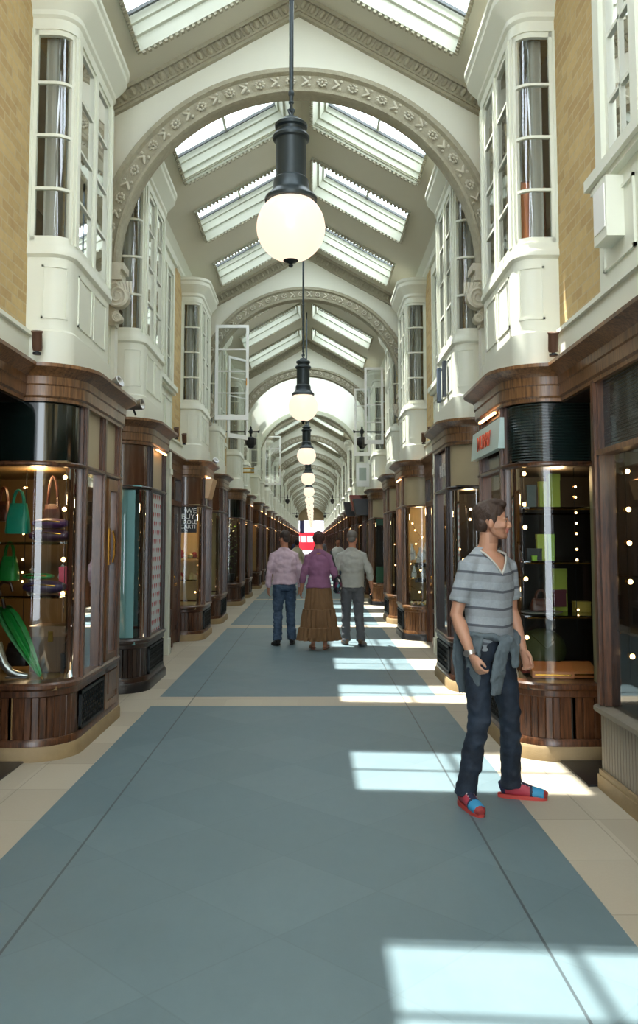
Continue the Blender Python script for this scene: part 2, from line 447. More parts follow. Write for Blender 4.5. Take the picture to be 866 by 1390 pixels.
# ---- skylights
def skylight_proto(s):
    """local frame: base at the skylight's lower near corner on the roof slope"""
    L = 1.14; t = thing('skylight', 'x', 'skylight', (0,0,0))
    H = .34
    nx, nz = s*RK, 1.0; q = math.hypot(nx, nz); N = Vector((nx/q, 0, nz/q))
    def pt(u, v, h):      # u 0 low .. 1 high; v along y ; h along normal
        x = SX1+(SX0-SX1)*u
        b = Vector((s*x, v, zr(x)))
        return b + N*h
    org = Vector((s*SX1, 0, zr(SX1)))
    mb = MB()
    steps = [(0, -.02, 0), (.0, -.02, .012), (.012, .09, .012), (.03, .095, .03), (.03, .2, .03), (.05, .205, .05), (.05, H, .05)]
    rings = []
    for du, h, dv in [(-.02, 0, -.03), (-.02, -.03, -.03), (0, -.03, 0), (0, .1, 0), (.018, .11, .025), (.018, .21, .025), (.034, .22, .045), (.034, H, .045)]:
        rings.append([pt(du, dv, h), pt(1-du, dv, h), pt(1-du, L-dv, h), pt(du, L-dv, h)])
    mb.grid(rings, False, True, False, smooth=False)
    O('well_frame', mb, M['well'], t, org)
    mb = MB()                                  # carved edge
    n = 26
    R = Matrix.Rotation(0, 3, 'Z')
    ang = math.atan2(-s*RK*1.0, 1)
    R = Matrix.Rotation(-ang if s > 0 else -ang, 3, 'Y')
    for i in range(n):
        u = (i+.5)/n
        for v in (-.022, L+.022):
            mb.obox(pt(u, v, -.04), (.03, .036, .03), R)
    for i in range(22):
        v = (i+.5)/22*L
        for u in (-.012, 1.012): mb.obox(pt(u, v, -.04), (.034, .026, .03), R)
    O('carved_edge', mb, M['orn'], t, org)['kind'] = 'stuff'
    mb = MB()
    mb.face([pt(.03, .04, H-.02), pt(.97, .04, H-.02), pt(.97, L-.04, H-.02), pt(.03, L-.04, H-.02)])
    O('glass_pane', mb, M['skyglass'], t, org)
    mb = MB()
    for v0, v1, u0, u1 in ((.04, L-.04, .49, .51),):
        a = [pt(u0, v0, H-.05), pt(u1, v0, H-.05), pt(u1, v1, H-.05), pt(u0, v1, H-.05)]
        b = [p+N*.05 for p in a]; mb.grid([a, b], False, True, True, smooth=False)
    a = [pt(.02, L*.5-.015, H-.05), pt(.98, L*.5-.015, H-.05), pt(.98, L*.5+.015, H-.05), pt(.02, L*.5+.015, H-.05)]
    b = [p+N*.05 for p in a]; mb.grid([a, b], False, True, True, smooth=False)
    O('glazing_bar', mb, M['well'], t, org)
    mb = MB()
    def rg(e, h): return [pt(e*.7, e+.045, h), pt(1-e*.7, e+.045, h), pt(1-e*.7, L-.045-e, h), pt(e*.7, L-.045-e, h)]
    mb.grid([rg(.02, H-.06), rg(.05, H-.06), rg(.05, H-.03), rg(.02, H-.03)], True, True, False, smooth=False)
    O('lead_flashing', mb, flat('lead', (84, 88, 88), .5), t, org)
    return t, org
ORD = ['nearest', 'second', 'third', 'fourth', 'fifth', 'sixth', 'seventh', 'eighth']
for s, side in ((-1, 'left'), (1, 'right')):
    proto, org = skylight_proto(s); first = True
    for k in range(-1, NB-1):
        if k == 2: continue
        for j, (a, b) in enumerate(SKY):
            if k == -1 and j < 1: continue
            y = A0+P*k+a-(.8 if k == -1 and j == 1 else 0)
            pos = ['near', 'middle', 'far'][j]
            if k == -1: lb = f'cream framed skylight in the {side} roof slope in front of the nearest arch, {pos} one'; g = None
            elif k == 0: lb = f'cream framed skylight in the {side} roof slope, {pos} one of three behind the nearest arch'; g = None
            elif k == 1: lb = f'pale skylight in the {side} roof slope, {pos} one of three behind the second arch'; g = None
            else: lb = f'small distant skylight in the {side} roof slope beyond the white vault'; g = f'distant skylights in the {side} slope'
            loc = (org.x, y, org.z)
            if k == 3 and j == 0: proto = merged(proto, 'skylight'); first = True
            if first: proto.location = loc; proto['label'] = lb; first = False; o = proto
            else: o = copy_tree(proto, loc=loc, label=lb)
            if g: o['group'] = g

# ---- transverse arches with carved ring, gable moulding, corbels
def arch_proto():
    t = thing('transverse_arch', 'x', 'arch', (0,0,0))
    R, CZ, T = 1.80, 4.26, .13
    mb = MB()                                   # spandrel wall
    n = 40; rings = []
    for y in (0, T):
        inner = [(R*math.cos(PI*i/n), y, CZ+R*math.sin(PI*i/n)) for i in range(n+1)]
        outer = []
        for i in range(n+1):
            a = PI*i/n; x = WX*math.cos(a)*1.0
            x = max(-WX, min(WX, R*1.35*math.cos(a)))
            outer.append((x, y, zr(x)+.02))
        inner = [(R, y, 2.8)]+inner+[(-R, y, 2.8)]; outer = [(WX, y, 2.8)]+outer+[(-WX, y, 2.8)]
        rings.append((inner, outer))
    (i0, o0), (i1, o1) = rings
    mb.grid([i0, o0], smooth=False); mb.grid([i1, o1], smooth=False); mb.grid([i0, i1], smooth=False)
    O('spandrel_wall', mb, M['wallpaint'], t)
    mb = MB()                                   # ring moulding
    prof = [(-.005, T+.01), (-.02, T), (-.02, .0), (-.005, -.035), (.02, -.04), (.03, -.02), (.15, -.045), (.17, -.085), (.21, -.09), (.225, -.06), (.225, .01)]
    rings = []
    n = 72
    for i in range(n+1):
        a = PI*i/n; rings.append([((R+o)*math.cos(a), y, CZ+(R+o)*math.sin(a)) for o, y in prof])
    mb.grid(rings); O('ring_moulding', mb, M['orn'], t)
    mb = MB()                                   # raised carving: rosettes and leaves on the ring
    n = 38
    for i in range(n):
        a = PI*(i+.5)/n; rr = R+.09; c = Vector((rr*math.cos(a), -.045, CZ+rr*math.sin(a)))
        rot = Matrix.Rotation(-a, 3, 'Y')
        if i % 2:
            for q in range(8):
                b = 2*PI*q/8; d = rot @ Vector((math.cos(b)*.034, 0, math.sin(b)*.042))
                mb.ell(c+d, (.013, .016, .017), rot, 6)
            mb.ell(c, (.016, .022, .016), rot, 6)
        else:
            for sg in (-1, 1):
                R2 = rot @ Matrix.Rotation(sg*.7, 3, 'Y')
                mb.ell(c+rot @ Vector((sg*.018, 0, .012)), (.014, .017, .05), R2, 6)
                mb.ell(c+rot @ Vector((sg*.04, 0, -.03)), (.016, .014, .016), rot, 6)
    O('raised_carving', mb, M['ornl'], t)['kind'] = 'stuff'
    mb = MB()                                   # raking moulding under the roof
    for s in (-1, 1):
        for (y0, y1, d0, d1) in ((-.07, .0, .0, .15), (-.10, .0, .0, .04), (-.05, .0, .15, .18)):
            pts = []
            for y in (y0, y1):
                pts.append([(0, y, zr(0)-d0*1.15), (s*WX, y, zr(WX)-d0*1.15), (s*WX, y, zr(WX)-d1*1.15), (0, y, zr(0)-d1*1.15)])
            mb.grid(pts, False, True, True, smooth=False)
        Ry = Matrix.Rotation(s*math.atan(RK), 3, 'Y')
        m_ = 21
        for i in range(m_):
            x = s*WX*(i+.5)/m_
            mb.ell((x, -.075, zr(x)-.10), (.030, .03, .048), Ry, 7)
            mb.obox((x+s*.5*WX/m_, -.075, zr(x+s*.5*WX/m_)-.1), (.012, .03, .09), Ry)
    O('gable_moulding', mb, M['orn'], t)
    for s in (-1, 1):                           # scrolled corbels at the springing
        mb = MB()
        x = s*1.80
        for z0, z1, w in ((4.20, 4.27, .10), (4.14, 4.20, .07), (4.10, 4.14, .085)):
            a, b = sorted((x+s*.17, x-s*w)); mb.box(a, b, -.12, T, z0, z1)
        a, b = sorted((x+s*.17, x-s*.02)); mb.box(a, b, -.1, T-.05, 3.66, 4.1)
        cb = O('corbel', mb, M['ornl'], t, bevel=.008)
        mb = MB()
        for yy in (-.15, ):
            for (cz, r0) in ((3.93, .12), (3.72, .05)):
                pts, rad = [], []
                for i in range(44):
                    a = i/43*2.35*2*PI; r = r0*(1-i/43*.88)
                    pts.append((x-s*(.05)+s*r*math.sin(a)*.9, yy+.0, cz+r*math.cos(a))); rad.append(.020*(1-i/43*.5)*(r0/.12)**.5)
                mb.tube(pts, rad, 6)
                mb.lathe([(r0*.95, 0), (r0*.95, .1), (r0*.9, .11)], (x-s*.05, yy, cz), 20, axis=(0, 1, 0))
        for i in range(6):
            a = i/5*1.6; mb.tube([(x-s*(.02+.03*i), -.13, 4.07), (x-s*(.06+.025*i), -.15, 4.0-.01*i)], [.018, .008], 6)
        O('volute', mb, M['ornl'], cb)
    mb = MB()                                   # flat pilaster below
    for s in (-1, 1):
        a, b = sorted((s*WX, s*1.84)); mb.box(a, b, -.06, T, 2.8, 4.12)
        mb.box(*sorted((s*WX, s*1.80)), -.09, T, 2.84, 2.95)
    O('pilaster', mb, M['paint'], t)
    return t
ap = arch_proto()
for k in range(NB):
    y = A0+P*k-.2
    if k == 5: ap = merged(ap, 'transverse_arch')
    if k in (0, 5): o = ap; o.location = (0, y, 0)
    else: o = copy_tree(ap, loc=(0, y, 0))
    o['label'] = (['big cream round arch nearest the viewer, with carved ring and scrolled corbels', 'second cream round arch, seen through the nearest one',
              'third round arch, in front of the plain white vault', 'fourth round arch, at the far end of the plain white vault'][k] if k < 4 else 'small distant round arch near the far end of the arcade')
    if k >= 4: o['group'] = 'distant arches'
# deep stepped surround on the fourth arch
mb = MB()
for r0, r1, y0 in ((1.80, 1.92, -.5), (1.92, 2.02, -.42)):
    rings = []
    for i in range(49):
        a = PI*i/48; rings.append([(r*math.cos(a), A0+3*P+yy, 4.28+r*math.sin(a)) for r, yy in ((r0, -.2), (r0, y0), (r1, y0), (r1, -.2))])
    mb.grid(rings, smooth=False)
struct('trim_5', mb, M['paint'])
# far end wall with the street entrance
mb = MB()
mb.box(-3, 3, END, END+.3, 4.3, 7.6); mb.box(-3, -1.75, END, END+.3, 0, 4.3); mb.box(1.75, 3, END, END+.3, 0, 4.3)
struct('wall_far', mb, M['stone'])
# near end: wall behind the viewer with its own wide street entrance
mb = MB(); mb.box(-3.1, 3.1, YN-.3, YN, 5.4, 7.6); mb.box(-3.1, -1.9, YN-.3, YN, 0, 5.4); mb.box(1.9, 3.1, YN-.3, YN, 0, 5.4)
struct('wall_near', mb, M['wallpaint'])
# ================================================================== SHOP BAYS
BX, BR = 1.62, .30
WALLX = 2.25
def bay_path(L, bx=BX, r=BR, wall=2.25, n=9, off=0.0, part=None):
    """right-hand side plan, from the wall at the near end round to the wall at the far end"""
    p = [(wall, 0), (bx+r, 0)]
    for i in range(1, n+1):
        a = PI/2*i/n; p.append((bx+r-r*math.sin(a), r-r*math.cos(a)))
    q = [(x, L-y) for x, y in p][::-1]
    return p+q
def resample(path, step, groove=.0):
    out = []
    for a, b in zip(path[:-1], path[1:]):
        a, b = Vector(a), Vector(b); n = max(1, int((b-a).length/step))
        for i in range(n): out.append(tuple(a.lerp(b, i/n)))
    out.append(path[-1]); return out
def arc_lengths(path):
    s = [0]
    for a, b in zip(path[:-1], path[1:]): s.append(s[-1]+math.dist(a, b))
    return s
def sub_path(path, s0, s1, n=None):
    s = arc_lengths(path); out = []
    def at_(q):
        for i in range(len(s)-1):
            if q <= s[i+1]+1e-9:
                f = (q-s[i])/max(1e-9, s[i+1]-s[i]); a, b = path[i], path[i+1]
                return (a[0]+(b[0]-a[0])*f, a[1]+(b[1]-a[1])*f)
        return path[-1]
    out = [at_(s0)]+[p for p, q in zip(path, s) if s0+1e-4 < q < s1-1e-4]+[at_(s1)]
    return out
CORN = [(0, 2.585), (.03, 2.585), (.03, 2.61), (.045, 2.625), (.045, 2.70), (.055, 2.71), (.055, 2.765), (.08, 2.79), (.13, 2.815), (.145, 2.825), (.145, 2.85), (0, 2.87)]
def build_bay(s, L, label, lining='darklin', fascia='greenglass', front_fascia=None, wood='wood', door=False, post_mid=None, near_post=None, base='stone', group=None, near_lin=None, simple=False, plwood=None, dy=.62):
    """returns the thing; origin at the aisle-side foot of the bay"""
    path = bay_path(L); total = arc_lengths(path)[-1]
    sa = (WALLX-(BX+BR))+PI/2*BR       # arc length where the near curve ends
    sb = total-sa
    org = (s*BX, 0, 0)
    t = thing('shop_bay_window', label, 'shop window', (0,0,0), group=group)
    def add(name, mb, m, parent=None, **kw):
        if s < 0: mb.flipx()
        return O(name, mb, m, parent if parent is not None else t, org, **kw)
    plwood = plwood or wood
    mb = MB(); mb.sweep(path, [(-.02, 0), (.045, 0), (.045, .075), (.03, .10), (-.02, .10)], closed=True); add('stone_base', mb, M[base])
    # boarded stall riser
    mb = MB(); rp = resample(sub_path(path, 0, sa), .075)
    gp, offs = [], []
    for i, p in enumerate(rp):
        gp.append(p)
    prof = [(0, .10), (0, .50), (-.03, .50)]
    n = len(rp); rings = []
    for a, b in zip(rp[:-1], rp[1:]):
        a, b = Vector(a), Vector(b); d = b-a; l = d.length
        if l < .02: continue
        d.normalize(); nn = Vector((-d.y, d.x)); g = .006
        pts = [(a, -.008), (a+d*g, 0), (b-d*g, 0), (b, -.008)]
        for p, o in pts: rings.append([(p.x+nn.x*o, p.y+nn.y*o, z) for z in (.13, .485)])
    mb.grid(rings, smooth=False)
    mb.sweep(path, [(0, .09), (.022, .09), (.022, .13), (.01, .15), (0, .15)], closed=True)
    mb.sweep(path, [(0, .44), (.015, .45), (.015, .49), (0, .49)], closed=True)
    mb.sweep(sub_path(path, sb, total), [(0, .1), (0, .49)])
    ya, yb = BR, L-BR
    if not door: mb.box(BX+.01, BX+.03, ya, yb, .1, .49)
    add('boarded_stall_riser', mb, M[plwood])
    mb = MB(); mb.sweep(path, [(-.12, .49), (.02, .49), (.035, .505), (.035, .53), (.02, .545), (-.12, .55)], closed=True); add('sill', mb, M[wood])
    # iron grille on the aisle side
    g0, g1 = BR+.03, (L-BR-.03 if not door else L*dy-.06)
    mb = MB(); x = BX-.012
    mb.box(x-.01, x+.01, g0, g1, .15, .175); mb.box(x-.01, x+.01, g0, g1, .41, .435)
    mb.box(x-.01, x+.01, g0, g0+.02, .15, .435); mb.box(x-.01, x+.01, g1-.02, g1, .15, .435)
    if not simple:
        m_ = int((g1-g0)/.055)
        for i in range(m_):
            y0 = g0+.01+(g1-g0-.02)*i/m_; y1 = g0+.01+(g1-g0-.02)*(i+1)/m_
            for j in range(4):
                z0, z1 = .175+.235*j/4, .175+.235*(j+1)/4; ym, zm = (y0+y1)/2, (z0+z1)/2
                for q in ((y0, z0, y1, z1), (y0, z1, y1, z0)):
                    mb.tube([(x, q[0], q[1]), (x, ym+(q[3]-q[1])*.0, zm), (x, q[2], q[3])], .0045, 4)
        for i in range(m_):
            y0 = g0+.01+(g1-g0-.02)*(i+.5)/m_
            for j in range(4): mb.ell((x, y0, .175+.235*(j+.5)/4), (.006, .011, .014), n=5)
    add('iron_grille', mb, M['iron'])
    # posts
    def post(name, s0, s1, z0=.54, z1=2.6, m=None, d=.03):
        mb = MB(); mb.sweep(sub_path(path, s0, s1), [(-.07, z0), (d*.3, z0), (d*.3, z1), (-.07, z1)], closed=True)
        c = (s0+s1)/2; w = (s1-s0)*.22
        mb.sweep(sub_path(path, c-w, c+w), [(0, z0), (d, z0), (d, z1), (0, z1)], closed=True)
        add(name, mb, M[m or wood])
    post('corner_post', sa-.01, sa+.085); post('corner_post', sb-.085, sb+.01)
    post('wall_post', 0.0, .06, m=near_post); post('wall_post', total-.06, total)
    if post_mid: post('mullion', sa+post_mid-.05, sa+post_mid+.05)
    # glass, rails, fascia, cornice
    for nm, a, b in (('curved_pane', .06, sa), ('flat_pane', sa+.08, sb-.08), ('curved_pane', sb, total-.06)):
        mb = MB(); mb.sweep(sub_path(path, a, b), [(-.02, .54), (-.02, 2.12)], smooth=True); add(nm, mb, M['glass'])
    mb = MB(); mb.sweep(path, [(-.04, 2.11), (.02, 2.11), (.03, 2.12), (.03, 2.135), (.02, 2.145), (-.04, 2.145)], closed=True); add('transom_rail', mb, M[wood])
    for nm, a, b, m in (('fascia_panel', .06, sa, fascia), ('fascia_panel', sa+.08, sb-.08, front_fascia or fascia), ('fascia_panel', sb, total-.06, fascia)):
        mb = MB(); mb.sweep(sub_path(path, a, b), [(-.015, 2.14), (-.015, 2.6), (-.04, 2.6), (-.04, 2.14)], closed=True, smooth=False)
        for f in mb.bm.faces: f.smooth = False
        add(nm, mb, M[m])
    mb = MB(); mb.sweep(path, CORN, closed=True)
    mb.face([(x, y, 2.86) for x, y in path]+[(2.3, L, 2.86), (2.3, 0, 2.86)])
    add('cornice', mb, M['woodl'])
    # lining of the display
    mb = MB()
    mb.box(2.75, 2.78, .05, L-.05, .5, 2.14); mb.box(1.72, 2.75, L-.10, L-.07, .5, 2.14)
    mb.box(1.70, 2.75, .04, L-.08, .49, .52)
    mb.box(1.66, 2.75, .03, L-.03, 2.135, 2.15)
    mb.box(2.26, 2.75, .02, .04, .1, 2.6)
    mb.box(2.0, 2.03, 0.0, L, .0, .5)
    add('display_lining', mb, M[lining])
    if simple:  # glowing strips added to warm up the dark distant shops
        mb = MB(); mb.box(BX-.05, BX-.03, .45, L-.45, 2.565, 2.58); mb.box(1.75, 1.78, .2, L-.3, 2.10, 2.125)
        add('added_glow_strip', mb, M['tube'])
    if door:
        y0, y1 = L*dy, L-BR+.10
        mb = MB(); x = BX-.015
        mb.box(x, x+.04, y0, y0+.07, .1, 2.1); mb.box(x, x+.04, y1-.07, y1, .1, 2.1); mb.box(x, x+.04, y0+.07, y1-.07, 2.0, 2.1)
        mb.box(x, x+.04, y0+.07, y1-.07, .1, .2); mb.box(x, x+.04, y0+.07, y1-.07, .5, .6); mb.box(x+.015, x+.03, y0+.07, y1-.07, .2, .5)
        mb.box(x-.004, x+.04, y0+.1, y1-.1, .26, .44)
        if s < 0: mb.flipx()
        d = O('side_door', mb, M['woodl'], t, org)
        mb = MB(); mb.tube([(x-.03, y0+.045, 1.38), (x-.045, y0+.045, 1.45), (x-.045, y0+.045, 1.58), (x-.03, y0+.045, 1.65)], .009, 6); mb.box(x-.01, x, y0+.02, y0+.07, 1.36, 1.67)
        if s < 0: mb.flipx()
        O('door_handle', mb, M['brass'], d, org)
    return t
def put(o, y): o.location = (o.location.x, y, 0); return o
def base_x(t, s): t.location.x = s*BX; return t

def shop_halves(s, idx, label, group=None, wood='wood', glasslin='room'):
    """recessed flat half front between a bay and the party pilaster: door, side pane, cornice. local y 0..1.7"""
    org = (s*1.9, 0, 0)
    t = thing('recessed_shop_front', label, 'shop front', (0,0,0), group=group)
    def add(name, mb, m, parent=None, **kw):
        if s < 0: mb.flipx()
        return O(name, mb, m, parent if parent is not None else t, org, **kw)
    x = 1.93
    mb = MB()
    for y in (.02, .78, 1.5): mb.box(x, x+.09, y, y+.08, 0, 2.6)
    mb.box(x, x+.09, .1, 1.5, 2.10, 2.18); mb.box(x, x+.09, .1, 1.5, 2.52, 2.6)
    add('timber_frame', mb, M[wood], bevel=.006)
    mb = MB(); mb.box(x+.03, x+.06, .86, 1.5, 0, .12); mb.box(x+.02, x+.07, .86, 1.5, .12, .5); mb.box(x, x+.1, .86, 1.5, .5, .56); mb.box(x+.01, x+.03, .93, 1.43, .18, .44)
    add('panelled_stall_riser', mb, M[wood], bevel=.005)
    mb = MB(); mb.box(x+.04, x+.05, .86, 1.5, .56, 2.1); mb.box(x+.04, x+.05, .1, 1.5, 2.18, 2.52); add('window_pane', mb, M['glass'])
    mb = MB()
    mb.box(x+.04, x+.08, .1, .19, .02, 2.1); mb.box(x+.04, x+.08, .69, .78, .02, 2.1); mb.box(x+.04, x+.08, .19, .69, 1.98, 2.1)
    mb.box(x+.04, x+.08, .19, .69, .02, .2); mb.box(x+.05, x+.07, .19, .69, .2, .75); mb.box(x+.04, x+.08, .19, .69, .75, .87); mb.box(x+.035, x+.06, .25, .63, .27, .68)
    d = add('glazed_door', mb, M[wood])
    mb = MB(); mb.ell((x+.01, .73, 1.02), (.025, .025, .025), n=8); mb.box(x+.03, x+.042, .71, .75, .93, 1.1)
    mb.box(x+.02, x+.045, .3, .58, .88, .93)
    add('door_knob', mb, M['brass'], d)
    mb = MB(); mb.box(x+.055, x+.06, .19, .69, .87, 1.98); add('door_glass', mb, M['glass'], d)
    mb = MB(); mb.sweep([(1.96, .0), (1.96, 1.72)], [(o*.8, z) for o, z in CORN], closed=True)
    add('cornice', mb, M['woodl'])
    mb = MB(); mb.box(2.55, 2.6, 0, 1.65, 0, 2.66); mb.box(2.0, 2.55, 1.6, 1.63, 0, 2.66); mb.box(2.05, 2.55, .84, .86, 0, 2.6)
    add('interior_lining', mb, M[glasslin])
    t.location.x = s*1.9
    return t

# ---- bays around each arch
SIDE = {-1: 'left', 1: 'right'}
bays = {}
def B(s, k, j, **kw):
    L = 1.5; L = kw.pop('L', 1.5); y = A0+P*k+(BY1[0] if j == 0 else BY2[0])
    t = build_bay(s, L, **kw); t.location = (s*BX, y, 0); bays[(s, k, j)] = t; return t
B(-1, 0, 0, label='large curved mahogany shop window nearest on the left, with handbags and a green umbrella', lining='tan', fascia='greenglass', front_fascia='fasc_beige', door=True, post_mid=.62, L=1.8, dy=.61)
B(1, 0, 0, label='large curved mahogany shop window behind the man in the striped shirt, with lime green boxes', lining='darklin', fascia='ribbed', front_fascia='fasc_brown', near_post='olive')
B(-1, 0, 1, label='dark shop window with teal blind and pane of red hearts, second bay on the left', lining='teal', fascia='fasc_brown', front_fascia='fasc_beige', wood='woodd', base='blackstone', plwood='woodd')
B(1, 0, 1, label='dark shop window with maroon fascia panel, just left of the man in the striped shirt', lining='darklin', fascia='fasc_beige', front_fascia='fasc_maroon', wood='woodd')
B(-1, 1, 0, label='mahogany shop window with white lettering on black, third bay on the left', lining='creamlin', fascia='fasc_brown', base='stone')
B(1, 1, 0, label='warm mahogany shop window full of white necklace stands, third bay on the right', lining='creamlin', fascia='fasc_beige', wood='woodl', base='blackstone', plwood='woodl')
B(-1, 1, 1, label='narrow mahogany shop window past the white lettered one, fourth bay on the left', lining='creamlin', fascia='fasc_brown')
B(1, 1, 1, label='mahogany shop window past the necklace stands, fourth bay on the right', lining='darklin', fascia='fasc_beige', wood='woodl')
B(-1, 2, 0, label='dark mahogany shop window filled with green foliage, fifth bay on the left', lining='darklin', fascia='greenglass')
B(1, 2, 0, label='mahogany shop window with dark green panels, fifth bay on the right', lining='darklin', fascia='fasc_beige', wood='woodl', base='blackstone', plwood='woodl')
for s in (-1, 1):
    far = None
    for k in range(2, NB):
        for j in (0, 1):
            if (s, k, j) in bays: continue
            lb = f'small distant mahogany shop window in the {SIDE[s]} row, beyond the third arch'
            y = A0+P*k+(BY1[0] if j == 0 else BY2[0])
            g = f'distant shop windows in the {SIDE[s]} row'
            if k == 4 and j == 0: far = merged(far, 'shop_bay_window'); far.location = (s*BX, y, 0); bays[(s, k, j)] = far; continue
            if far is None:
                far = build_bay(s, 1.5, lb, 'creamlin' if s < 0 else 'darklin', 'fasc_brown', 'fasc_beige', wood='wood', simple=True, group=g); o = far
                o.location = (s*BX, y, 0)
            else: o = copy_tree(far, loc=(s*BX, y, 0))
            bays[(s, k, j)] = o
# recessed fronts: after bay j=1 (door next to the bay) and mirrored before bay j=0
for s in (-1, 1):
    proto = shop_halves(s, 0, 'x')
    first = True
    for k in range(0, NB-1):
        y = A0+P*k+BY2[1]+.02
        names = {0: f'recessed mahogany door and pane between the second and third {SIDE[s]} bays', 1: f'recessed mahogany door and pane between the fourth and fifth {SIDE[s]} bays'}
        lb = names.get(k, f'small distant recessed shop front in the {SIDE[s]} row'); g = None if k < 2 else f'distant recessed fronts in the {SIDE[s]} row'
        if k == 3: proto = merged(proto, 'recessed_shop_front'); first = True
        proto.scale = (1, .885, 1)
        if first: proto.location = (s*1.9, y, 0); proto['label'] = lb; o = proto; first = False
        else: o = copy_tree(proto, loc=(s*1.9, y, 0), label=lb)
        if g: o['group'] = g
        # mirrored half on the far side of the party pilaster (rotated half a turn would face the wall, so mirror by scale)
        if k == 0 or True:
            o2 = copy_tree(proto, loc=(s*1.9, A0+P*(k+1)+BY1[0]-.02, 0), label=(f'recessed mahogany door just before the third {SIDE[s]} bay' if k == 0 else f'recessed mahogany door just before the fifth {SIDE[s]} bay' if k == 1 else lb))
            o2.scale = (1, -.885, 1)
            if g: o2['group'] = g
# party pilasters, painted
for s in (-1, 1):
    pr = None
    for k in range(-1, NB-1):
        y = A0+P*k+MIDC
        if k == -1: continue
        lb = {0: f'slim white painted pilaster between the second and third {SIDE[s]} bays', 1: f'slim white painted pilaster between the fourth and fifth {SIDE[s]} bays'}.get(k, f'small distant white pilaster in the {SIDE[s]} row')
        if pr is None:
            mb = MB(); x0, x1 = sorted((0, s*.12))
            mb.box(x0, x1, -.10, .10, 0, .22); mb.box(*sorted((s*.015, s*.12)), -.085, .085, .22, 2.9); mb.box(*sorted((s*.0, s*.12)), -.1, .1, 2.5, 2.58)
            pr = O('party_pilaster', mb, M['paint'], bevel=.008); o = pr
        else: o = pr.copy(); COL.objects.link(o)
        o.location = (s*1.84, y, 0); tag(o, lb, 'pilaster', None if k < 2 else f'distant pilasters in the {SIDE[s]} row')
        if k < 2 and 'group' in o: del o['group']
# blind walls behind the pilasters between bays of a pair
for s in (-1, 1):
    mb = MB()
    for k in range(0, NB):
        a, b = A0+P*k+BY1[1]-.03, A0+P*k+BY2[0]+.03
        mb.box(*sorted((s*1.96, s*2.04)), a, b, 0, 2.7)
        mb.box(*sorted((s*1.90, s*1.97)), A0+P*k-.25, A0+P*k+.2, 0, 2.8)
    struct('wall_'+('pier_left' if s < 0 else 'pier_right'), mb, M['wood'])

# ---- near right flat shop front, the near left one mirrored
def flat_front(s, label, plinth):
    org = (s*1.98, 5.5, 0)
    t = thing('flat_shop_front', label, 'shop front', org)
    def add(name, mb, m, parent=None, **kw):
        if s < 0: mb.flipx()
        return O(name, mb, m, parent if parent is not None else t, org, **kw)
    Y0, Y1 = .6, 5.5
    mb = MB(); mb.box(1.955, 2.2, Y0, Y1, 0, .09); mb.box(1.965, 2.2, Y0, Y1-.005, .09, .12); add('stone_base', mb, M['stone'], bevel=.008)
    mb = MB(); n = int((Y1-Y0)/.048); x = 1.985
    rings = []
    for i in range(n):
        a, b = Y0+(Y1-Y0)*i/n, Y0+(Y1-Y0)*(i+1)/n
        rings += [[(x+.008, a, .12), (x+.008, a, .47)], [(x, a+.005, .12), (x, a+.005, .47)], [(x, b-.005, .12), (x, b-.005, .47)], [(x+.008, b, .12), (x+.008, b, .47)]]
    rings += [[(x+.008, Y1, .12), (x+.008, Y1, .47)], [(x+.2, Y1, .12), (x+.2, Y1, .47)]]
    mb.grid(rings, smooth=False); add('boarded_stall_riser', mb, M[plinth])
    mb = MB(); mb.sweep([(2.0, Y0), (2.0, Y1+.02), (2.3, Y1+.02)][:2], [(-.2, .46), (.02, .46), (.055, .485), (.055, .51), (.03, .525), (-.2, .53)], closed=True); add('sill', mb, M[plinth])
    for y in (Y0, 3.1, Y1-.12):
        mb = MB(); mb.box(1.975, 2.08, y, y+.12, .53, 2.6); mb.box(1.955, 2.0, y+.035, y+.085, .53, 2.6); add('post', mb, M['wood'], bevel=.006)
    for ya, yb in ((Y0+.12, 3.1), (3.22, Y1-.12)):
        mb = MB(); mb.face([(2.02, ya, .53), (2.02, yb, .53), (2.02, yb, 2.12), (2.02, ya, 2.12)]); add('window_pane', mb, M['glass'])
        mb = MB(); mb.box(2.01, 2.04, ya, yb, 2.14, 2.6); add('fascia_panel', mb, M['ribbed'])
    mb = MB(); mb.box(1.965, 2.05, Y0, Y1, 2.11, 2.145); add('transom_rail', mb, M['woodl'], bevel=.006)
    mb = MB(); mb.sweep([(1.99, Y0), (1.99, 6.12)], CORN, closed=True); add('cornice', mb, M['woodl'])
    mb = MB(); mb.box(2.55, 2.58, Y0, Y1, .5, 2.14); mb.box(2.03, 2.55, Y0, Y1, .48, .5); mb.box(2.03, 2.55, Y1-.04, Y1-.01, 0, 2.6); mb.box(2.03, 2.55, Y0, Y1, 2.14, 2.16)
    add('display_lining', mb, M['darklin'])
    return t
flat_front(1, 'flat shop window with grey boarded riser, nearest the viewer on the right', 'greyboard')
flat_front(-1, 'flat shop window with cornice, nearest the viewer on the left', 'wood')
# doors in the recess beside the nearest bays
for i, s in enumerate((-1, 1)):
    mb = MB(); mb.box(*sorted((s*2.4, s*2.44)), 5.5, 6.3, 0, 2.6); mb.box(*sorted((s*2.28, s*2.31)), 5.6, 5.7, .1, 2.0); mb.box(*sorted((s*2.28, s*2.31)), 6.0, 6.1, .1, 2.0); mb.box(*sorted((s*2.28, s*2.31)), 5.6, 6.1, .8, .9)
    mb.box(*sorted((s*1.99, s*2.34)), 5.48, 6.25, 2.58, 2.62)
    struct('door_%d' % (i+1), mb, M['woodd'])
    mb = MB(); mb.box(*sorted((s*1.9, s*2.3)), 5.52, 6.15, 0, .012); struct('trim_%d' % (6+i), mb, M['blackstone'])

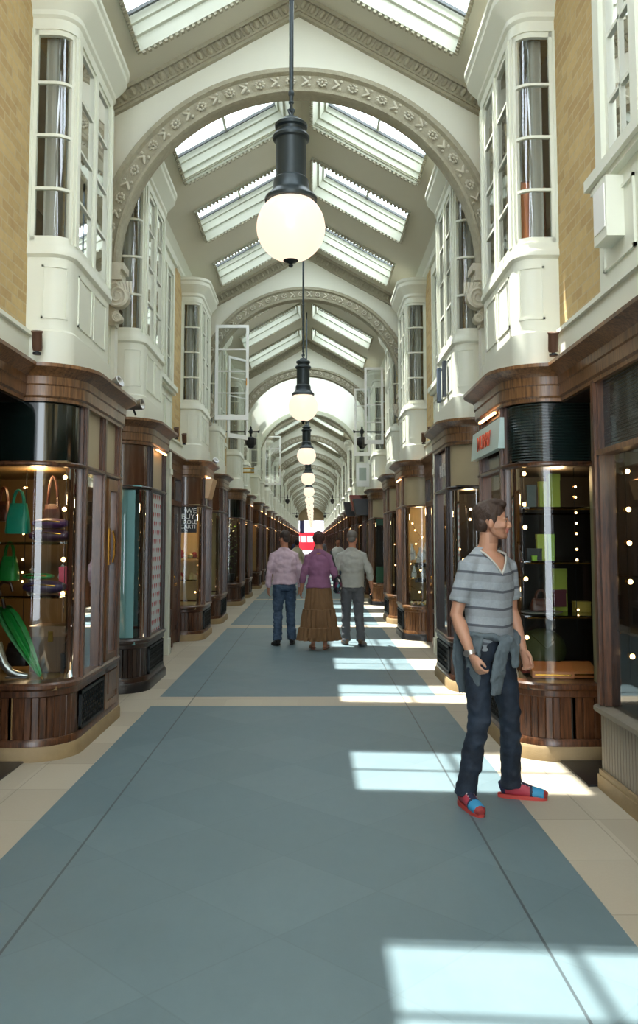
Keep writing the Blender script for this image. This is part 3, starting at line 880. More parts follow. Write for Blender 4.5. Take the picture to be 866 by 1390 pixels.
# ================================================================== ORIEL WINDOWS
OX, ORR = 1.66, .15
def build_oriel(s, label, L=1.35, group=None, open_far=False):
    path = bay_path(L, OX, ORR, 1.99)
    total = arc_lengths(path)[-1]; sa = (1.99-(OX+ORR))+PI/2*ORR; sb = total-sa
    org = (s*OX, 0, 2.86); t = thing('oriel_window', label, 'oriel window', org, group=group)
    def add(name, mb, m, parent=None, **kw):
        if s < 0: mb.flipx()
        return O(name, mb, m, parent if parent is not None else t, org, **kw)
    Z0, Z1 = 3.78, 5.42
    mb = MB(); mb.sweep(path, [(0, 2.84), (.02, 2.84), (.02, 3.10), (.0, 3.12), (0, 3.66), (.025, 3.68), (.025, 3.72), (.012, 3.74), (.012, 3.78), (-.06, 3.78)], smooth=False)
    # raised panel frames on the body
    def frame_on(s0, s1, z0, z1, w=.016, d=.008):
        for a, b, c, e in ((s0, s1, z0, z0+w), (s0, s1, z1-w, z1)): mb.sweep(sub_path(path, a, b), [(0, c), (d, c), (d, e), (0, e)], closed=True)
        for a in (s0, s1-w): mb.sweep(sub_path(path, a, a+w), [(0, z0), (d, z0), (d, z1), (0, z1)], closed=True)
    frame_on(.13, sa-.09, 3.2, 3.6); frame_on(sa+.1, sa+.5*(sb-sa)-.03, 3.2, 3.6); frame_on(sa+.5*(sb-sa)+.03, sb-.1, 3.2, 3.6)
    add('panelled_body', mb, M['paint'])
    mb = MB(); mb.sweep(path, [(0, Z1), (.008, Z1), (.008, 5.5), (.03, 5.52), (.03, 5.56), (.06, 5.60), (.11, 5.66), (.125, 5.68), (.125, 5.73), (.145, 5.75), (.145, 5.79), (.02, 5.83), (-.2, 5.84)])
    mb.face([(x, y, 5.84) for x, y in path]); mb.sweep(path, [(0, Z1), (-.07, Z1), (-.07, 5.6)])
    add('cornice', mb, M['paint'])
    def post(s0, s1):
        mb = MB(); mb.sweep(sub_path(path, s0, s1), [(-.06, Z0-.02), (.006, Z0-.02), (.006, Z1+.02), (-.06, Z1+.02)], closed=True)
        w = (s1-s0)*.25; mb.sweep(sub_path(path, s0+w, s1-w), [(0, Z0), (.018, Z0), (.018, Z1), (0, Z1)], closed=True)
        add('corner_post', mb, M['paint'])
    post(0, .035); post(sa-.06, sa+.06); post(sb-.06, sb+.06); post(total-.035, total)
    def sash(nm, s0, s1, rows=4):
        mb = MB(); w = .032
        for a, b in ((s0, s0+w), (s1-w, s1)): mb.sweep(sub_path(path, a, b), [(-.04, Z0), (-.005, Z0), (-.005, Z1), (-.04, Z1)], closed=True)
        for c, e in ((Z0, Z0+.045), (Z1-.04, Z1)): mb.sweep(sub_path(path, s0, s1), [(-.04, c), (-.005, c), (-.005, e), (-.04, e)], closed=True)
        for i in range(1, rows):
            z = Z0+(Z1-Z0)*i/rows; mb.sweep(sub_path(path, s0, s1), [(-.035, z-.011), (-.006, z-.011), (-.006, z+.011), (-.035, z+.011)], closed=True)
        fr = add(nm, mb, M['paint'])
        mb = MB(); mb.sweep(sub_path(path, s0+w, s1-w), [(-.02, Z0+.04), (-.02, Z1-.04)], smooth=True); add('glass_pane', mb, M['winglass'], fr)
    sash('curved_sash', .03, sa-.055); sash('curved_sash', sb+.055, total-.03)
    mid = (sa+sb)/2; sash('casement', sa+.07, mid-.03); sash('casement', mid+.03, sb-.07)
    mb = MB(); mb.sweep(sub_path(path, mid-.03, mid+.03), [(-.05, Z0), (.012, Z0), (.012, Z1), (-.05, Z1)], closed=True); add('mullion', mb, M['paint'])
    # net curtains
    for a, b in ((.09, .24), (sb+.14, sb+.3), (sa+.12, sa+.3)):
        mb = MB(); sp = sub_path(path, a, b); sp = resample(sp, .012); rings = []
        for i, p in enumerate(sp):
            o = .12+.008*math.sin(i*1.3)
            q = sp[min(i+1, len(sp)-1)]; r = sp[max(i-1, 0)]; d = Vector((q[0]-r[0], q[1]-r[1])).normalized(); nn = Vector((-d.y, d.x))
            rings.append([(p[0]-nn.x*o, p[1]-nn.y*o, z) for z in (Z0, 4.6, Z1)])
        mb.grid(rings); add('net_curtain', mb, M['curtain'])
    return t
protoO = {s: build_oriel(s, 'x') for s in (-1, 1)}
first = {-1: True, 1: True}
ordn = {0: 'nearest', 1: 'second', 2: 'third', 3: 'fourth', 4: 'fifth', 5: 'sixth'}
for s in (-1, 1):
    for k in range(0, NB):
        for j in (0, 1):
            y = A0+P*k+(OR1[0] if j == 0 else OR2[0]); i = k*2+j
            if i < 6:
                lb = f'{ordn[i]} cream bow-fronted oriel window above the {SIDE[s]} shops'; g = None
                if i == 0: lb += ', clear curtains inside' if s < 0 else ', copper shade inside'
            else: lb = f'small distant cream oriel window high in the {SIDE[s]} row'; g = f'distant oriels in the {SIDE[s]} row'
            if k == 4 and j == 0: protoO[s] = merged(protoO[s], 'oriel_window'); first[s] = True
            if first[s]: o = protoO[s]; o.location = (s*OX, y, 2.86); first[s] = False; o['label'] = lb
            else: o = copy_tree(protoO[s], loc=(s*OX, y, 2.86), label=lb)
            if g: o['group'] = g

# flat paired windows between the oriels
def build_flatwin(s):
    org = (s*WX, 0, 3.74); t = thing('flat_casement_window', 'x', 'window', org)
    def add(name, mb, m, parent=None, **kw):
        if s < 0: mb.flipx()
        return O(name, mb, m, parent if parent is not None else t, org, **kw)
    x = WX-.05; Z0, Z1, W = 3.84, 5.5, .64
    mb = MB()
    for a, b in ((-W, -W+.11), (W-.11, W), (-.05, .05)): mb.box(x, x+.1, a, b, 3.78, 5.62)
    mb.box(x-.002, x+.1, -W, W, 5.5, 5.66); mb.box(x-.04, x+.1, -W-.03, W+.03, 5.66, 5.72)
    add('window_frame', mb, M['paint'], bevel=.006)
    mb = MB(); mb.box(x-.06, x+.1, -W-.05, W+.05, 3.76, 3.83); mb.box(x-.03, x+.1, -W-.02, W+.02, 3.72, 3.76); add('window_sill', mb, M['paint'], bevel=.006)
    for a, b in ((-W+.11, -.05), (.05, W-.11)):
        mb = MB(); xx = x+.03
        mb.box(xx, xx+.04, a, a+.05, Z0, Z1); mb.box(xx, xx+.04, b-.05, b, Z0, Z1); mb.box(xx, xx+.04, a, b, Z0, Z0+.06); mb.box(xx, xx+.04, a, b, Z1-.05, Z1)
        mb.box(xx+.005, xx+.035, (a+b)/2-.012, (a+b)/2+.012, Z0, Z1)
        for i in range(1, 4): z = Z0+(Z1-Z0)*i/4; mb.box(xx+.005, xx+.035, a, b, z-.012, z+.012)
        c = add('casement', mb, M['paint'])
        mb = MB(); mb.face([(xx+.02, a, Z0), (xx+.02, b, Z0), (xx+.02, b, Z1), (xx+.02, a, Z1)]); add('glass_pane', mb, M['winglass'], c)
    for a, b in ((-.52, -.36), (.36, .52)):
        mb = MB(); rings = [[(x+.16+.014*math.sin(i*2.1), a+(b-a)*i/20, z) for z in (Z0, Z1)] for i in range(21)]; mb.grid(rings); add('net_curtain', mb, M['curtain'])
    return t
for s in (-1, 1):
    pf = build_flatwin(s)
    for k in range(-1, NB-1):
        y = A0+P*k+MC
        if k == -1 and s < 0: continue
        lb = {-1: f'flat white casement window in the {SIDE[s]} brick wall nearest the viewer', 0: f'flat white casement window between the second and third {SIDE[s]} oriels', 1: f'flat white casement window between the fourth and fifth {SIDE[s]} oriels'}.get(k, f'small distant flat casement window in the {SIDE[s]} wall')
        if k == 3: pf = merged(pf, 'flat_casement_window')
        if k in (-1 if s > 0 else 0, 3): o = pf; o.location = (s*WX, y, 3.74); o['label'] = lb
        else: o = copy_tree(pf, loc=(s*WX, y, 3.74), label=lb)
        if k > 1: o['group'] = f'distant flat windows in the {SIDE[s]} wall'
# ================================================================== LAMPS
def build_lamp():
    t = thing('globe_lamp', 'x', 'hanging lamp', (0,0,0))     # origin at the globe centre
    mb = MB(); mb.lathe([(0, -.222)]+[(.222*math.sin(a), -.222*math.cos(a)) for a in [PI*i/28 for i in range(1, 26)]]+[(.05, .215)], n=40)
    O('glass_globe', mb, M['globe'], t)
    mb = MB(); mb.lathe([(.158, .165), (.168, .17), (.170, .19), (.160, .205), (.135, .225), (.118, .25), (.114, .30), (.112, .315), (.098, .33)], n=36)
    mb.lathe([(.155, .17), (.11, .21), (.05, .215)], n=36)
    O('flared_collar', mb, M['lampiron'], t)
    mb = MB(); mb.lathe([(.099, .32), (.099, .56), (.103, .575), (.118, .585), (.122, .6), (.115, .615), (.09, .625), (.085, .64), (.09, .655), (.105, .665), (.107, .685), (.09, .70), (.06, .71), (.05, .73), (.03, .74), (.0, .74)], n=36)
    O('lamp_body', mb, M['lampiron'], t)
    mb = MB(); mb.tube([(0, 0, .735), (.012, 0, .77), (.02, 0, .79), (0, 0, .80), (-.02, 0, .79), (-.012, 0, .77), (0, 0, .74)], .008, 6)
    mb.tube([(-.004, .015, .775), (-.004, .02, .81), (0, 0, .835), (.004, -.02, .81), (.004, -.015, .775)], .008, 6); mb.ell((0, 0, .84), (.018, .018, .016), n=8)
    O('hook', mb, M['lampiron'], t)
    mb = MB(); mb.tube([(0, 0, .84), (0, 0, 3.44)], .015, 10); mb.ell((0, 0, .9), (.02, .02, .03), n=8); mb.ell((0, 0, 1.55), (.019, .019, .03), n=8)
    O('suspension_rod', mb, M['lampiron'], t)
    mb = MB(); mb.lathe([(.0, -.262), (.012, -.26), (.016, -.25), (.011, -.241), (.014, -.236), (.03, -.228), (.048, -.22), (.05, -.212), (.0, -.205)], n=20)
    O('finial', mb, M['iron'], t)
    return t
lp = build_lamp()
for k in range(NB):
    z = 3.585
    if k == 9: lp = merged(lp, 'globe_lamp')
    if k in (0, 9): o = lp; o.location = (0, 5.35+P*k, z)
    else: o = copy_tree(lp, loc=(0, 5.35+P*k, z))
    nm = ['largest lit globe lamp on a dark iron rod, nearest the viewer', 'second lit globe lamp, hanging just below the finial of the nearest one', 'third lit globe lamp in the row, hanging just beneath the second',
          'fourth lit globe lamp in the row'][k] if k < 4 else 'small distant lit globe lamp far down the arcade'
    o['label'] = nm
    if k >= 4: o['group'] = 'distant globe lamps'

# hanging camera brackets
def build_bracket(s):
    t = thing('ceiling_camera_bracket', 'x', 'bracket', (0,0,0))
    mb = MB(); mb.tube([(s*1.97, 0, .0), (s*1.12, 0, 0)], .018, 8); mb.ell((s*1.12, 0, 0), (.03, .03, .03), n=8); mb.tube([(s*1.12, 0, 0), (s*1.10, 0, .04)], .012, 6)
    mb.box(*sorted((s*1.9, s*1.99)), -.05, .05, -.08, .08)
    O('bracket_arm', mb, M['iron'], t)
    mb = MB(); x = s*1.30
    mb.lathe([(.0, .14), (.01, .13), (.022, .1), (.022, .06), (.04, .04), (.045, .0), (.04, -.04), (.025, -.05), (.025, -.13), (0, -.13)], (x, 0, 0), 14)
    O('bracket_stem', mb, M['iron'], t)
    mb = MB(); mb.lathe([(0, -.11), (.06, -.12), (.125, -.155), (.13, -.17), (.12, -.30), (.11, -.315), (.085, -.33), (.075, -.36), (.05, -.39), (0, -.40)], (x, 0, 0), 8, smooth=False)
    O('camera_dome', mb, M['black'], t)
    return t
for s in (-1, 1):
    b0 = build_bracket(s)
    for i, y in enumerate((19.7, 48.9, 78.1)):
        lb = [f'black iron bracket with hanging camera dome on the {SIDE[s]} wall, nearer pair', f'small black camera bracket farther down the {SIDE[s]} wall', f'tiny black camera bracket farthest down the {SIDE[s]} wall'][i]
        if i == 0: b0.location = (0, y, 4.12); b0['label'] = lb
        else: copy_tree(b0, loc=(0, y, 4.12), label=lb)
t = thing('brass_pole_bracket', 'pair of short horizontal gold bars sticking out from the left wall', 'bracket', (-1.97, 22.0, 3.35))
for z in (0, .11):
    mb = MB(); mb.tube([(0, 0, z), (.62, 0, z)], .018, 8); mb.ell((.63, 0, z), (.02, .02, .02), n=8); O('gold_bar', mb, M['gold'], t)
mb = MB(); mb.box(.6, .68, -.04, .04, -.05, .16); mb.box(.66, .74, -.05, .05, .06, .2); O('bar_clamp', mb, M['paint'], t)

# open casements swung out into the arcade
def build_casement(name_label, hinge, ang, w=.6, h=1.72):
    t = thing('open_casement', name_label, 'window', hinge, ang)
    mb = MB(); d = .02
    mb.box(0, .05, -d, d, 0, h); mb.box(w-.05, w, -d, d, 0, h); mb.box(.05, w-.05, -d, d, 0, .09); mb.box(.05, w-.05, -d, d, h-.05, h)
    for i in range(1, 4): z = .09+(h-.14)*i/4; mb.box(.05, w-.05, -d*.6, d*.6, z-.01, z+.01)
    O('casement_frame', mb, M['white'], t, bevel=.004)
    mb = MB(); mb.face([(.05, 0, .09), (w-.05, 0, .09), (w-.05, 0, h-.05), (.05, 0, h-.05)]); O('glass_pane', mb, M['winglass'], t)
    mb = MB(); mb.box(w-.045, w-.03, -.035, -.02, .62, .75); O('casement_latch', mb, M['brass'], t)
    return t
build_casement('large open white casement swung out from the third left oriel', (-1.60, 15.0, 3.72), math.radians(0))
build_casement('open white casement swung out from the fourth left oriel, behind the larger one', (-1.62, 17.5, 3.72), math.radians(52))
build_casement('open white casement nearest on the right, hinged beyond the fourth right oriel', (1.72, 18.7, 3.72), math.radians(178), .42)
build_casement('open white casement on the right, behind and left of the nearer one', (1.60, 21.3, 3.72), math.radians(170), .40)
build_casement('distant open casement of many small panes on the left wall', (-1.7, 32.5, 3.72), math.radians(3), .62, 1.9)
# white square box window on the right
t = thing('projecting_box_sign', 'small white square box with a pale centre, hung from the right wall', 'sign', (1.66, 22.3, 3.0))
mb = MB(); mb.box(-.36, -.02, -.05, .05, 0, .62); O('sign_box', mb, M['white'], t, bevel=.01)
mb = MB(); mb.box(-.29, -.1, -.056, -.05, .16, .5); O('sign_panel', mb, flat('greygreen', (170, 182, 172)), t)

# spotlights and speaker on the walls
def spot(label, loc, ang, m='woodl', big=1.0):
    t = thing('wall_spotlight', label, 'spotlight', loc, ang)
    mb = MB(); mb.lathe([(.0, -.07), (.032, -.07), (.036, -.05), (.036, .05), (.042, .07), (.03, .07), (.0, .05)], n=16, axis=(0, -.4, 1))
    for v in mb.bm.verts: v.co *= big
    O('spotlight_head', mb, M[m] if m in M else m, t)
    mb = MB(); mb.tube([(0, .01, -.09), (0, 0, 0)], .012, 6); mb.lathe([(.0, -.10), (.03, -.10), (.03, -.085), (0, -.085)], n=12); O('spotlight_bracket', mb, M['iron'], t)
    return t
spot('small brown spotlight on the white ledge, nearest on the left', (-1.84, 6.02, 3.0), .2, flat('browncan', (92, 62, 44)))
spot('small brown spotlight on the white ledge, nearest on the right', (1.86, 5.95, 2.98), -.2, flat('browncan', (92, 62, 44)))
def spot2(label, loc, dirv):
    t = thing('wall_spotlight', label, 'spotlight', loc)
    mb = MB(); mb.lathe([(.0, -.09), (.028, -.09), (.04, -.05), (.055, .07), (.045, .07), (.0, .03)], n=16, axis=dirv); O('spotlight_head', mb, M['silver'], t)
    mb = MB(); mb.tube([(0, 0, -.10), (-.02, 0, -.05), (0, 0, 0)], .01, 6); O('spotlight_bracket', mb, M['iron'], t)
spot2('silver cone spotlight at the foot of the nearest left oriel', (-1.66, 7.62, 2.98), (.6, -.2, .3))
spot2('silver cone spotlight at the end of the nearest left cornice', (-1.56, 8.1, 2.87), (.8, -.2, .1))
for i, (x, y, lb) in enumerate(((-1.85, 13.1, 'small brown spotlight on the ledge by the third left shop cornice'), (-1.86, 12.4, 'small brown spotlight on the ledge above the white left pilaster'), (1.86, 13.0, 'small brown spotlight on the ledge by the third right shop cornice'), (1.86, 12.3, 'small brown spotlight on the ledge above the white right pilaster'))):
    spot(lb, (x, y, 3.16), 0, flat('browncan', (92, 62, 44)))
spot2('silver spotlight on the cornice of the third left shop', (-1.6, 14.95, 2.95), (.5, -.5, .6))
t = thing('wall_loudspeaker', 'white wall mounted box below the flat window on the right', 'loudspeaker', (1.965, 4.86, 3.32))
mb = MB(); v = mb.box(-.13, -.02, -.11, .11, 0, .36); O('speaker_cabinet', mb, M['paint'], t, bevel=.012)
mb = MB(); mb.box(-.04, 0, -.03, .03, .05, .3); O('speaker_bracket', mb, M['white'], t)
mb = MB(); mb.box(-.135, -.128, -.09, .09, .06, .32); O('speaker_grille', mb, M['white'], t)
# blue-grey plaque on second right oriel
for i, (y, c) in enumerate(((9.75, (70, 84, 104)), (9.35, (52, 58, 68)))):
    mb = MB(); mb.box(1.60, 1.64, y, y+.09, 3.18, 3.58); tag(O('wall_plaque', mb, flat('plaque%d' % i, c), bevel=.004), ['blue grey vertical plaque on the second right oriel, farther of two', 'dark grey vertical plaque on the second right oriel, nearer of two'][i], 'plaque')
mb = MB(); mb.tube([(-.055, 0, 0), (-.06, .1, .16), (-.055, 0, .34)], .012, 6); mb.lathe([(.0, 0), (.13, 0), (.15, .02), (.15, .5), (.13, .52), (0, .52)], (.0, .1, -.1), 24)
tag(O('lamp_shade', mb, M['copper'], loc=(1.84, 6.45, 3.95)), 'copper drum lampshade behind the nearest right oriel glass', 'lampshade')

# ================================================================== SIGNS
t = thing('projecting_shop_sign', 'tilted pale box sign with orange letters on the nearest right shop front', 'sign', (1.60, 6.95, 2.385))
mb = MB(); v = mb.box(-.05, -.0, -.56, .54, -.118, .118)
for i in (4, 7): v[i].co.x += .02
O('sign_box', mb, flat('paleblue', (176, 198, 194), .3), t, bevel=.006)
me = text_mesh('MURRY', .16, 'CENTER', .003, .004); lt = O('lettering', me, None) if False else bpy.data.objects.new('lettering', me)
COL.objects.link(lt); me.materials.append(flat('orangeletter', (226, 92, 62), .5)); lt.parent = t; KIDS.setdefault(t.name, []).append(lt)
lt.rotation_euler = (math.radians(90), 0, math.radians(-90)); lt.location = (-.046, 0.0, -.055)
mb = MB(); mb.box(-.02, .03, -.45, .35, .118, .135); O('sign_bracket', mb, M['iron'], t)
def lettering(txt, size, loc, rot, m, parent=None, name='lettering', align='LEFT', bold=0):
    me = text_mesh(txt, size, align, .001, bold); me.materials.append(m); o = bpy.data.objects.new(name, me); COL.objects.link(o)
    o.location = loc; o.rotation_euler = rot
    if parent is not None: o.parent = parent; KIDS.setdefault(parent.name, []).append(o)
    return o
# black notice inside the third left bay window
y = A0+P+BY1[0]+.012
t = thing('window_notice', 'black notice with bold white capitals in the third left shop window', 'sign', (-1.72, y, 1.74))
mb = MB(); mb.box(-.26, .02, .02, .026, -.04, .38); O('notice_board', mb, flat('noticeblack', (14, 12, 12), .4), t)
for i, (tx, sz, x) in enumerate((('WE', .115, -.16), ('BUY', .115, -.225), ('ROLE', .088, -.19), ('CARTI', .088, -.245))):
    lettering(tx, sz, (x, .018, .27-[0, .092, .17, .245][i]), (PI/2, 0, 0), M['white'], t, bold=.001)
# small vertical letters in the recessed pane beside it
t = thing('window_notice', 'narrow strip of white capitals behind the glass left of the third left bay', 'sign', (-1.95, 13.15, 1.72))
for i, ch in enumerate('AMOR'): lettering(ch, .09, (0, 0, .24-.085*i), (PI/2, 0, PI/2), M['white'], t, bold=.004)
# white lettering on the maroon fascia (illegible in the photo: soft strokes)
t = thing('fascia_lettering', 'blurred white lettering on the maroon fascia of the second right bay', 'lettering', (1.617, 9.5, 2.36))
mb = MB(); rnd = random.Random(4)
for i in range(7):
    yy = -.3+i*.09; mb.box(-.004, 0, yy, yy+.022, -.07, .07+rnd.uniform(-.01, .02)); 
    if i % 2: mb.box(-.004, 0, yy, yy+.07, -.07+rnd.uniform(0, .1), -.05+rnd.uniform(0, .1))
O('letter_strokes', mb, M['white'], t)
# posters of the second left bay
Y2 = A0+BY2[0]
mb = MB(); mb.box(-1.6385, -1.6345, Y2+.39, Y2+1.11, .56, 2.1); tag(O('window_blind', mb, M['hearts']), 'pale window blind covered with red hearts in the second left bay', 'blind')
mb = MB(); mb.box(-2.2, -1.72, Y2+.05, Y2+.055, .56, 2.1); tag(O('window_blind', mb, M['teal']), 'plain teal blind behind the near curved pane of the second left bay', 'blind')
# swinging cornice light on the third left bay
mb = MB(); mb.box(-.03, .1, -.25, .25, -.12, .12)
# ================================================================== GOODS IN THE WINDOWS
def handbag(label, loc, w, h, m, rot=0, d=.12, handle=.12, group=None):
    t = thing('handbag', label, 'handbag', loc, rot, group)
    mb = MB(); rings = []
    for z, k, q in ((0, 1, 1), (.02, 1.03, 1.05), (h*.5, .95, .85), (h*.85, .8, .5), (h, .74, .3)):
        rings.append([(k*w/2*(abs(math.cos(a))**.4)*math.copysign(1, math.cos(a)), q*d/2*(abs(math.sin(a))**.5)*math.copysign(1, math.sin(a)), z) for a in [2*PI*(i+.5)/20 for i in range(20)]])
    mb.grid(rings, False, True, True); O('bag_body', mb, m, t)
    for s in (-1, 1):
        mb = MB(); mb.tube([(w*.24*math.cos(a), s*d*.12, h*.93+handle*math.sin(a)) for a in [PI*i/12 for i in range(13)]], .008, 6); O('bag_handle', mb, m, t)
    mb = MB(); mb.box(-w*.3, w*.3, -d*.42, -d*.38, h*.55, h*.8); mb.box(-.015, .015, -d*.46, -d*.4, h*.45, h*.6); O('bag_flap', mb, m, t, bevel=.004)
    return t
def carton(label, loc, sx, sy, sz, m, rot=0, group=None, lid=None):
    t = thing('gift_box', label, 'box', loc, rot, group)
    mb = MB(); mb.box(-sx/2, sx/2, -sy/2, sy/2, 0, sz*.8); O('box_base', mb, m, t, bevel=.003)
    mb = MB(); mb.box(-sx/2-.002, sx/2+.002, -sy/2-.002, sy/2+.002, sz*.8, sz); O('box_lid', mb, lid or m, t, bevel=.003)
    return t
green = flat('bag_green', (22, 130, 52), .45); teal = flat('bag_teal', (12, 140, 116), .4); purple = flat('purple', (72, 30, 84), .45); lime = flat('lime', (164, 176, 62), .5); brownl = flat('brownleather', (74, 38, 26), .4)
dkpurple = flat('darkpurple', (46, 24, 62), .45); pink = flat('pink', (226, 92, 120), .5); tanl = flat('tanleather', (182, 112, 62), .4); orangeL = flat('orangeleather', (190, 112, 60), .35)
YL = A0+BY1[0]
def glass_shelf(label, s, y0, z, L=1.3, depth=.95, xin=1.70):
    t = thing('display_shelf', label, 'shelf', (s*xin, y0+.1, z))
    mb = MB(); x0, x1 = sorted((0, s*depth))
    mb.box(x0, x1, 0, L, -.006, .006); O('glass_plate', mb, M['shelf'], t)
    mb = MB()
    for yy in (.02, L-.02):
        mb.tube([(s*.02, yy, -.01), (s*depth, yy, -.01)], .006, 6)
    O('shelf_rail', mb, M['brass'], t); return t
glass_shelf('upper glass shelf in the nearest left window, under the teal handbag', -1, YL, 1.55)
glass_shelf('lower glass shelf in the nearest left window, under the green handbag', -1, YL, 1.155)
glass_shelf('top glass shelf in the nearest right window, under the tall lime boxes', 1, YL, 1.81)
glass_shelf('middle glass shelf in the nearest right window', 1, YL, 1.41)
glass_shelf('lowest glass shelf in the nearest right window, under the brown bag', 1, YL, 1.01)
def rail(label, loc, zs, r=.02, group=None):
    t = thing('display_light_rail', label, 'light', loc)
    mb = MB(); mb.tube([(0, .03, zs[0]-.15), (0, .03, zs[-1]+.15)], .003, 6); O('light_rail', mb, M['iron'], t)
    r *= .8
    for z in zs:
        mb = MB(); mb.ell((0, -.01, z), (r, r, r), n=8); b = O('bulb', mb, M['bulb'], t)
        mb = MB(); mb.lathe([(r*.5, 0), (r*1.3, .03), (r*.4, .045)], (0, 0, z), 10, axis=(0, 1, 0)); O('bulb_holder', mb, M['brass'], b)
    return t
rail('vertical row of four bright bulbs in the nearest left window', (-1.79, YL+.45, 0), (1.16, 1.42, 1.81, 2.06), .022)
rail('vertical row of small bulbs behind the green handbags', (-2.12, YL+.5, 0), (.88, 1.25, 1.32, 1.42, 1.62, 1.68, 1.98), .011)
rail('vertical row of bright bulbs beside the standing man in the nearest right window', (1.80, YL+.45, 0), (.82, 1.27, 1.67, 1.85, 2.09), .021)
rail('vertical row of tiny bulbs at the right of the nearest right window', (2.17, YL+.35, 0), (1.0, 1.04, 1.42, 1.5, 1.62, 1.70, 1.78, 1.9, 1.98), .011)
rail('vertical row of bulbs inside the flat right hand window, nearest the viewer', (2.12, 5.3, 0), (.85, 1.31, 1.55, 1.76, 2.0), .02)
handbag('teal handbag hanging high in the nearest left window', (-2.14, YL+.42, 1.62), .175, .235, teal)
handbag('green handbag on the lower shelf of the nearest left window', (-2.20, YL+.42, 1.26), .14, .185, green)
handbag('brown slouchy shoulder bag with long strap in the nearest left window', (-1.96, YL+.7, 1.66), .16, .2, brownl, handle=.24)
def folded(label, loc, m, sx, sy, sz):
    t = thing('clutch_bag', label, 'bag', loc)
    mb = MB(); mb.ell((0, 0, sz/2), (sx/2, sy/2, sz/2), n=12)
    for v in mb.bm.verts: v.co.z = max(0.0, v.co.z); v.co.x = math.copysign(min(abs(v.co.x)*1.2, sx/2), v.co.x)
    O('bag_body', mb, m, t)
    mb = MB(); mb.tube([(-sx*.35, -sy*.4, sz*.6), (0, -sy*.52, sz*.72), (sx*.35, -sy*.4, sz*.6)], (.006), 6); O('bag_trim', mb, M['brass'], t)
folded('deep purple clutch stacked on top in the nearest left window', (-1.88, YL+.4, 1.66), purple, .26, .2, .08)
folded('dark purple bag under the deep purple clutch', (-1.88, YL+.4, 1.556), flat('plum', (64, 30, 54), .5), .3, .24, .10)
folded('bright green clutch lying on the lower left shelf', (-1.95, YL+.35, 1.27), green, .22, .14, .05)
folded('dark navy purple bag under the bright green clutch', (-1.90, YL+.35, 1.162), dkpurple, .30, .22, .105)
carton('pink box on the lower shelf of the nearest left window', (-1.80, YL+.62, 1.162), .12, .1, .2, pink)
# umbrella, shoe, boxes on the window bed
t = thing('folded_umbrella', 'folded green umbrella leaning in the nearest left window', 'umbrella', (-2.14, YL+.40, .55), 0)
a, b = Vector((.24, -.12, .02)), Vector((-.08, .0, .50)); d = b-a
mb = MB(); rings = []
for i in range(12):
    f = i/11; c = a+d*f; r = .012+.052*math.sin(min(1, f*1.05)*PI*.62)**1.2*(1 if f < .93 else .7)
    rings.append([c+Vector((math.cos(q)*r*(1+.3*math.sin(q*7)), math.sin(q)*r*(1+.3*math.sin(q*7)), math.sin(q)*.02)) for q in [2*PI*k/36 for k in range(36)]])
mb.grid(rings, False, True, True); O('canopy', mb, green, t)
mb = MB(); mb.tube([b, b+Vector((-.02, .0, .08)), b+Vector((-.05, 0, .15)), b+Vector((-.02, 0, .20)), b+Vector((.04, 0, .19)), b+Vector((.06, 0, .13))], .014, 8); O('hooked_handle', mb, brownl, t)
mb = MB(); mb.tube([a, a-d.normalized()*.06], [.006, .003], 6); O('ferrule', mb, M['brass'], t)
t = thing('silver_shoe', 'silver high heeled shoe on the bed of the nearest left window', 'shoe', (-2.12, YL+.2, .553))
mb = MB(); mb.tube([(-.07, 0, .26), (-.05, 0, .17), (-.02, 0, .10), (.03, 0, .04), (.10, 0, .025), (.16, 0, .02)], [(.03, .035), (.035, .035), (.032, .03), (.03, .035), (.022, .04), (.01, .02)], 12, up=(0, 0, 1)); O('upper', mb, M['silver'], t)
mb = MB(); mb.tube([(-.065, 0, .17), (-.06, 0, .08), (-.055, 0, .0)], [.014, .008, .007], 8); O('heel', mb, M['silver'], t)
mb = MB(); mb.box(.0, .16, -.03, .03, 0, .012); O('sole', mb, M['silver'], t, bevel=.004)
t = thing('display_cabinet', 'brown leather trunk standing on the bed of the nearest left window', 'trunk', (-1.93, YL+.75, .53))
mb = MB(); mb.box(-.16, .16, -.12, .12, 0, .34); O('trunk_body', mb, flat('trunk', (92, 66, 44), .5), t, bevel=.01)
mb = MB(); mb.box(-.17, .17, -.13, .13, .28, .36); O('trunk_lid', mb, flat('trunkl', (120, 88, 58), .5), t, bevel=.01)
mb = MB(); mb.box(-.02, .02, -.136, -.12, .24, .32); O('clasp', mb, M['brass'], t)
carton('black upright box on the bed of the nearest left window', (-1.75, YL+.45, .553), .07, .07, .15, M['black'])
for i, (x, y, z, sc, m_, lb) in enumerate(((-2.02, .55, 1.556, 1.0, 'white', 'small white figurine beside the teal handbag'), (-1.84, .62, 1.70, .0, 'white', ''), (-2.05, .5, 1.162, 1.1, 'silver', 'silver figurine beside the green handbag'), (-1.90, .8, 1.162, 1.2, 'white', 'white figurine at the back of the lower left shelf'), (-1.72, .7, .553, 1.1, 'silver', 'silver figurine at the right end of the left window bed'), (-1.99, .95, .553, 1.7, 'brass', 'tall brass candlestick at the back of the left window bed'))):
    if not sc: continue
    mb = MB(); mb.lathe([(0, 0), (.035*sc, 0), (.03*sc, .012), (.01*sc, .03*sc), (.014*sc, .06*sc), (.03*sc, .09*sc), (.022*sc, .12*sc), (.008*sc, .14*sc), (.018*sc, .16*sc), (0, .18*sc)], n=16)
    tag(O('figurine' if m_ != 'brass' else 'candlestick', mb, M[m_], loc=(x, YL+y, z)), lb, 'ornament')
handbag('small patterned brown handbag hanging left of the teal one', (-2.32, YL+.6, 1.72), .12, .16, brownl)
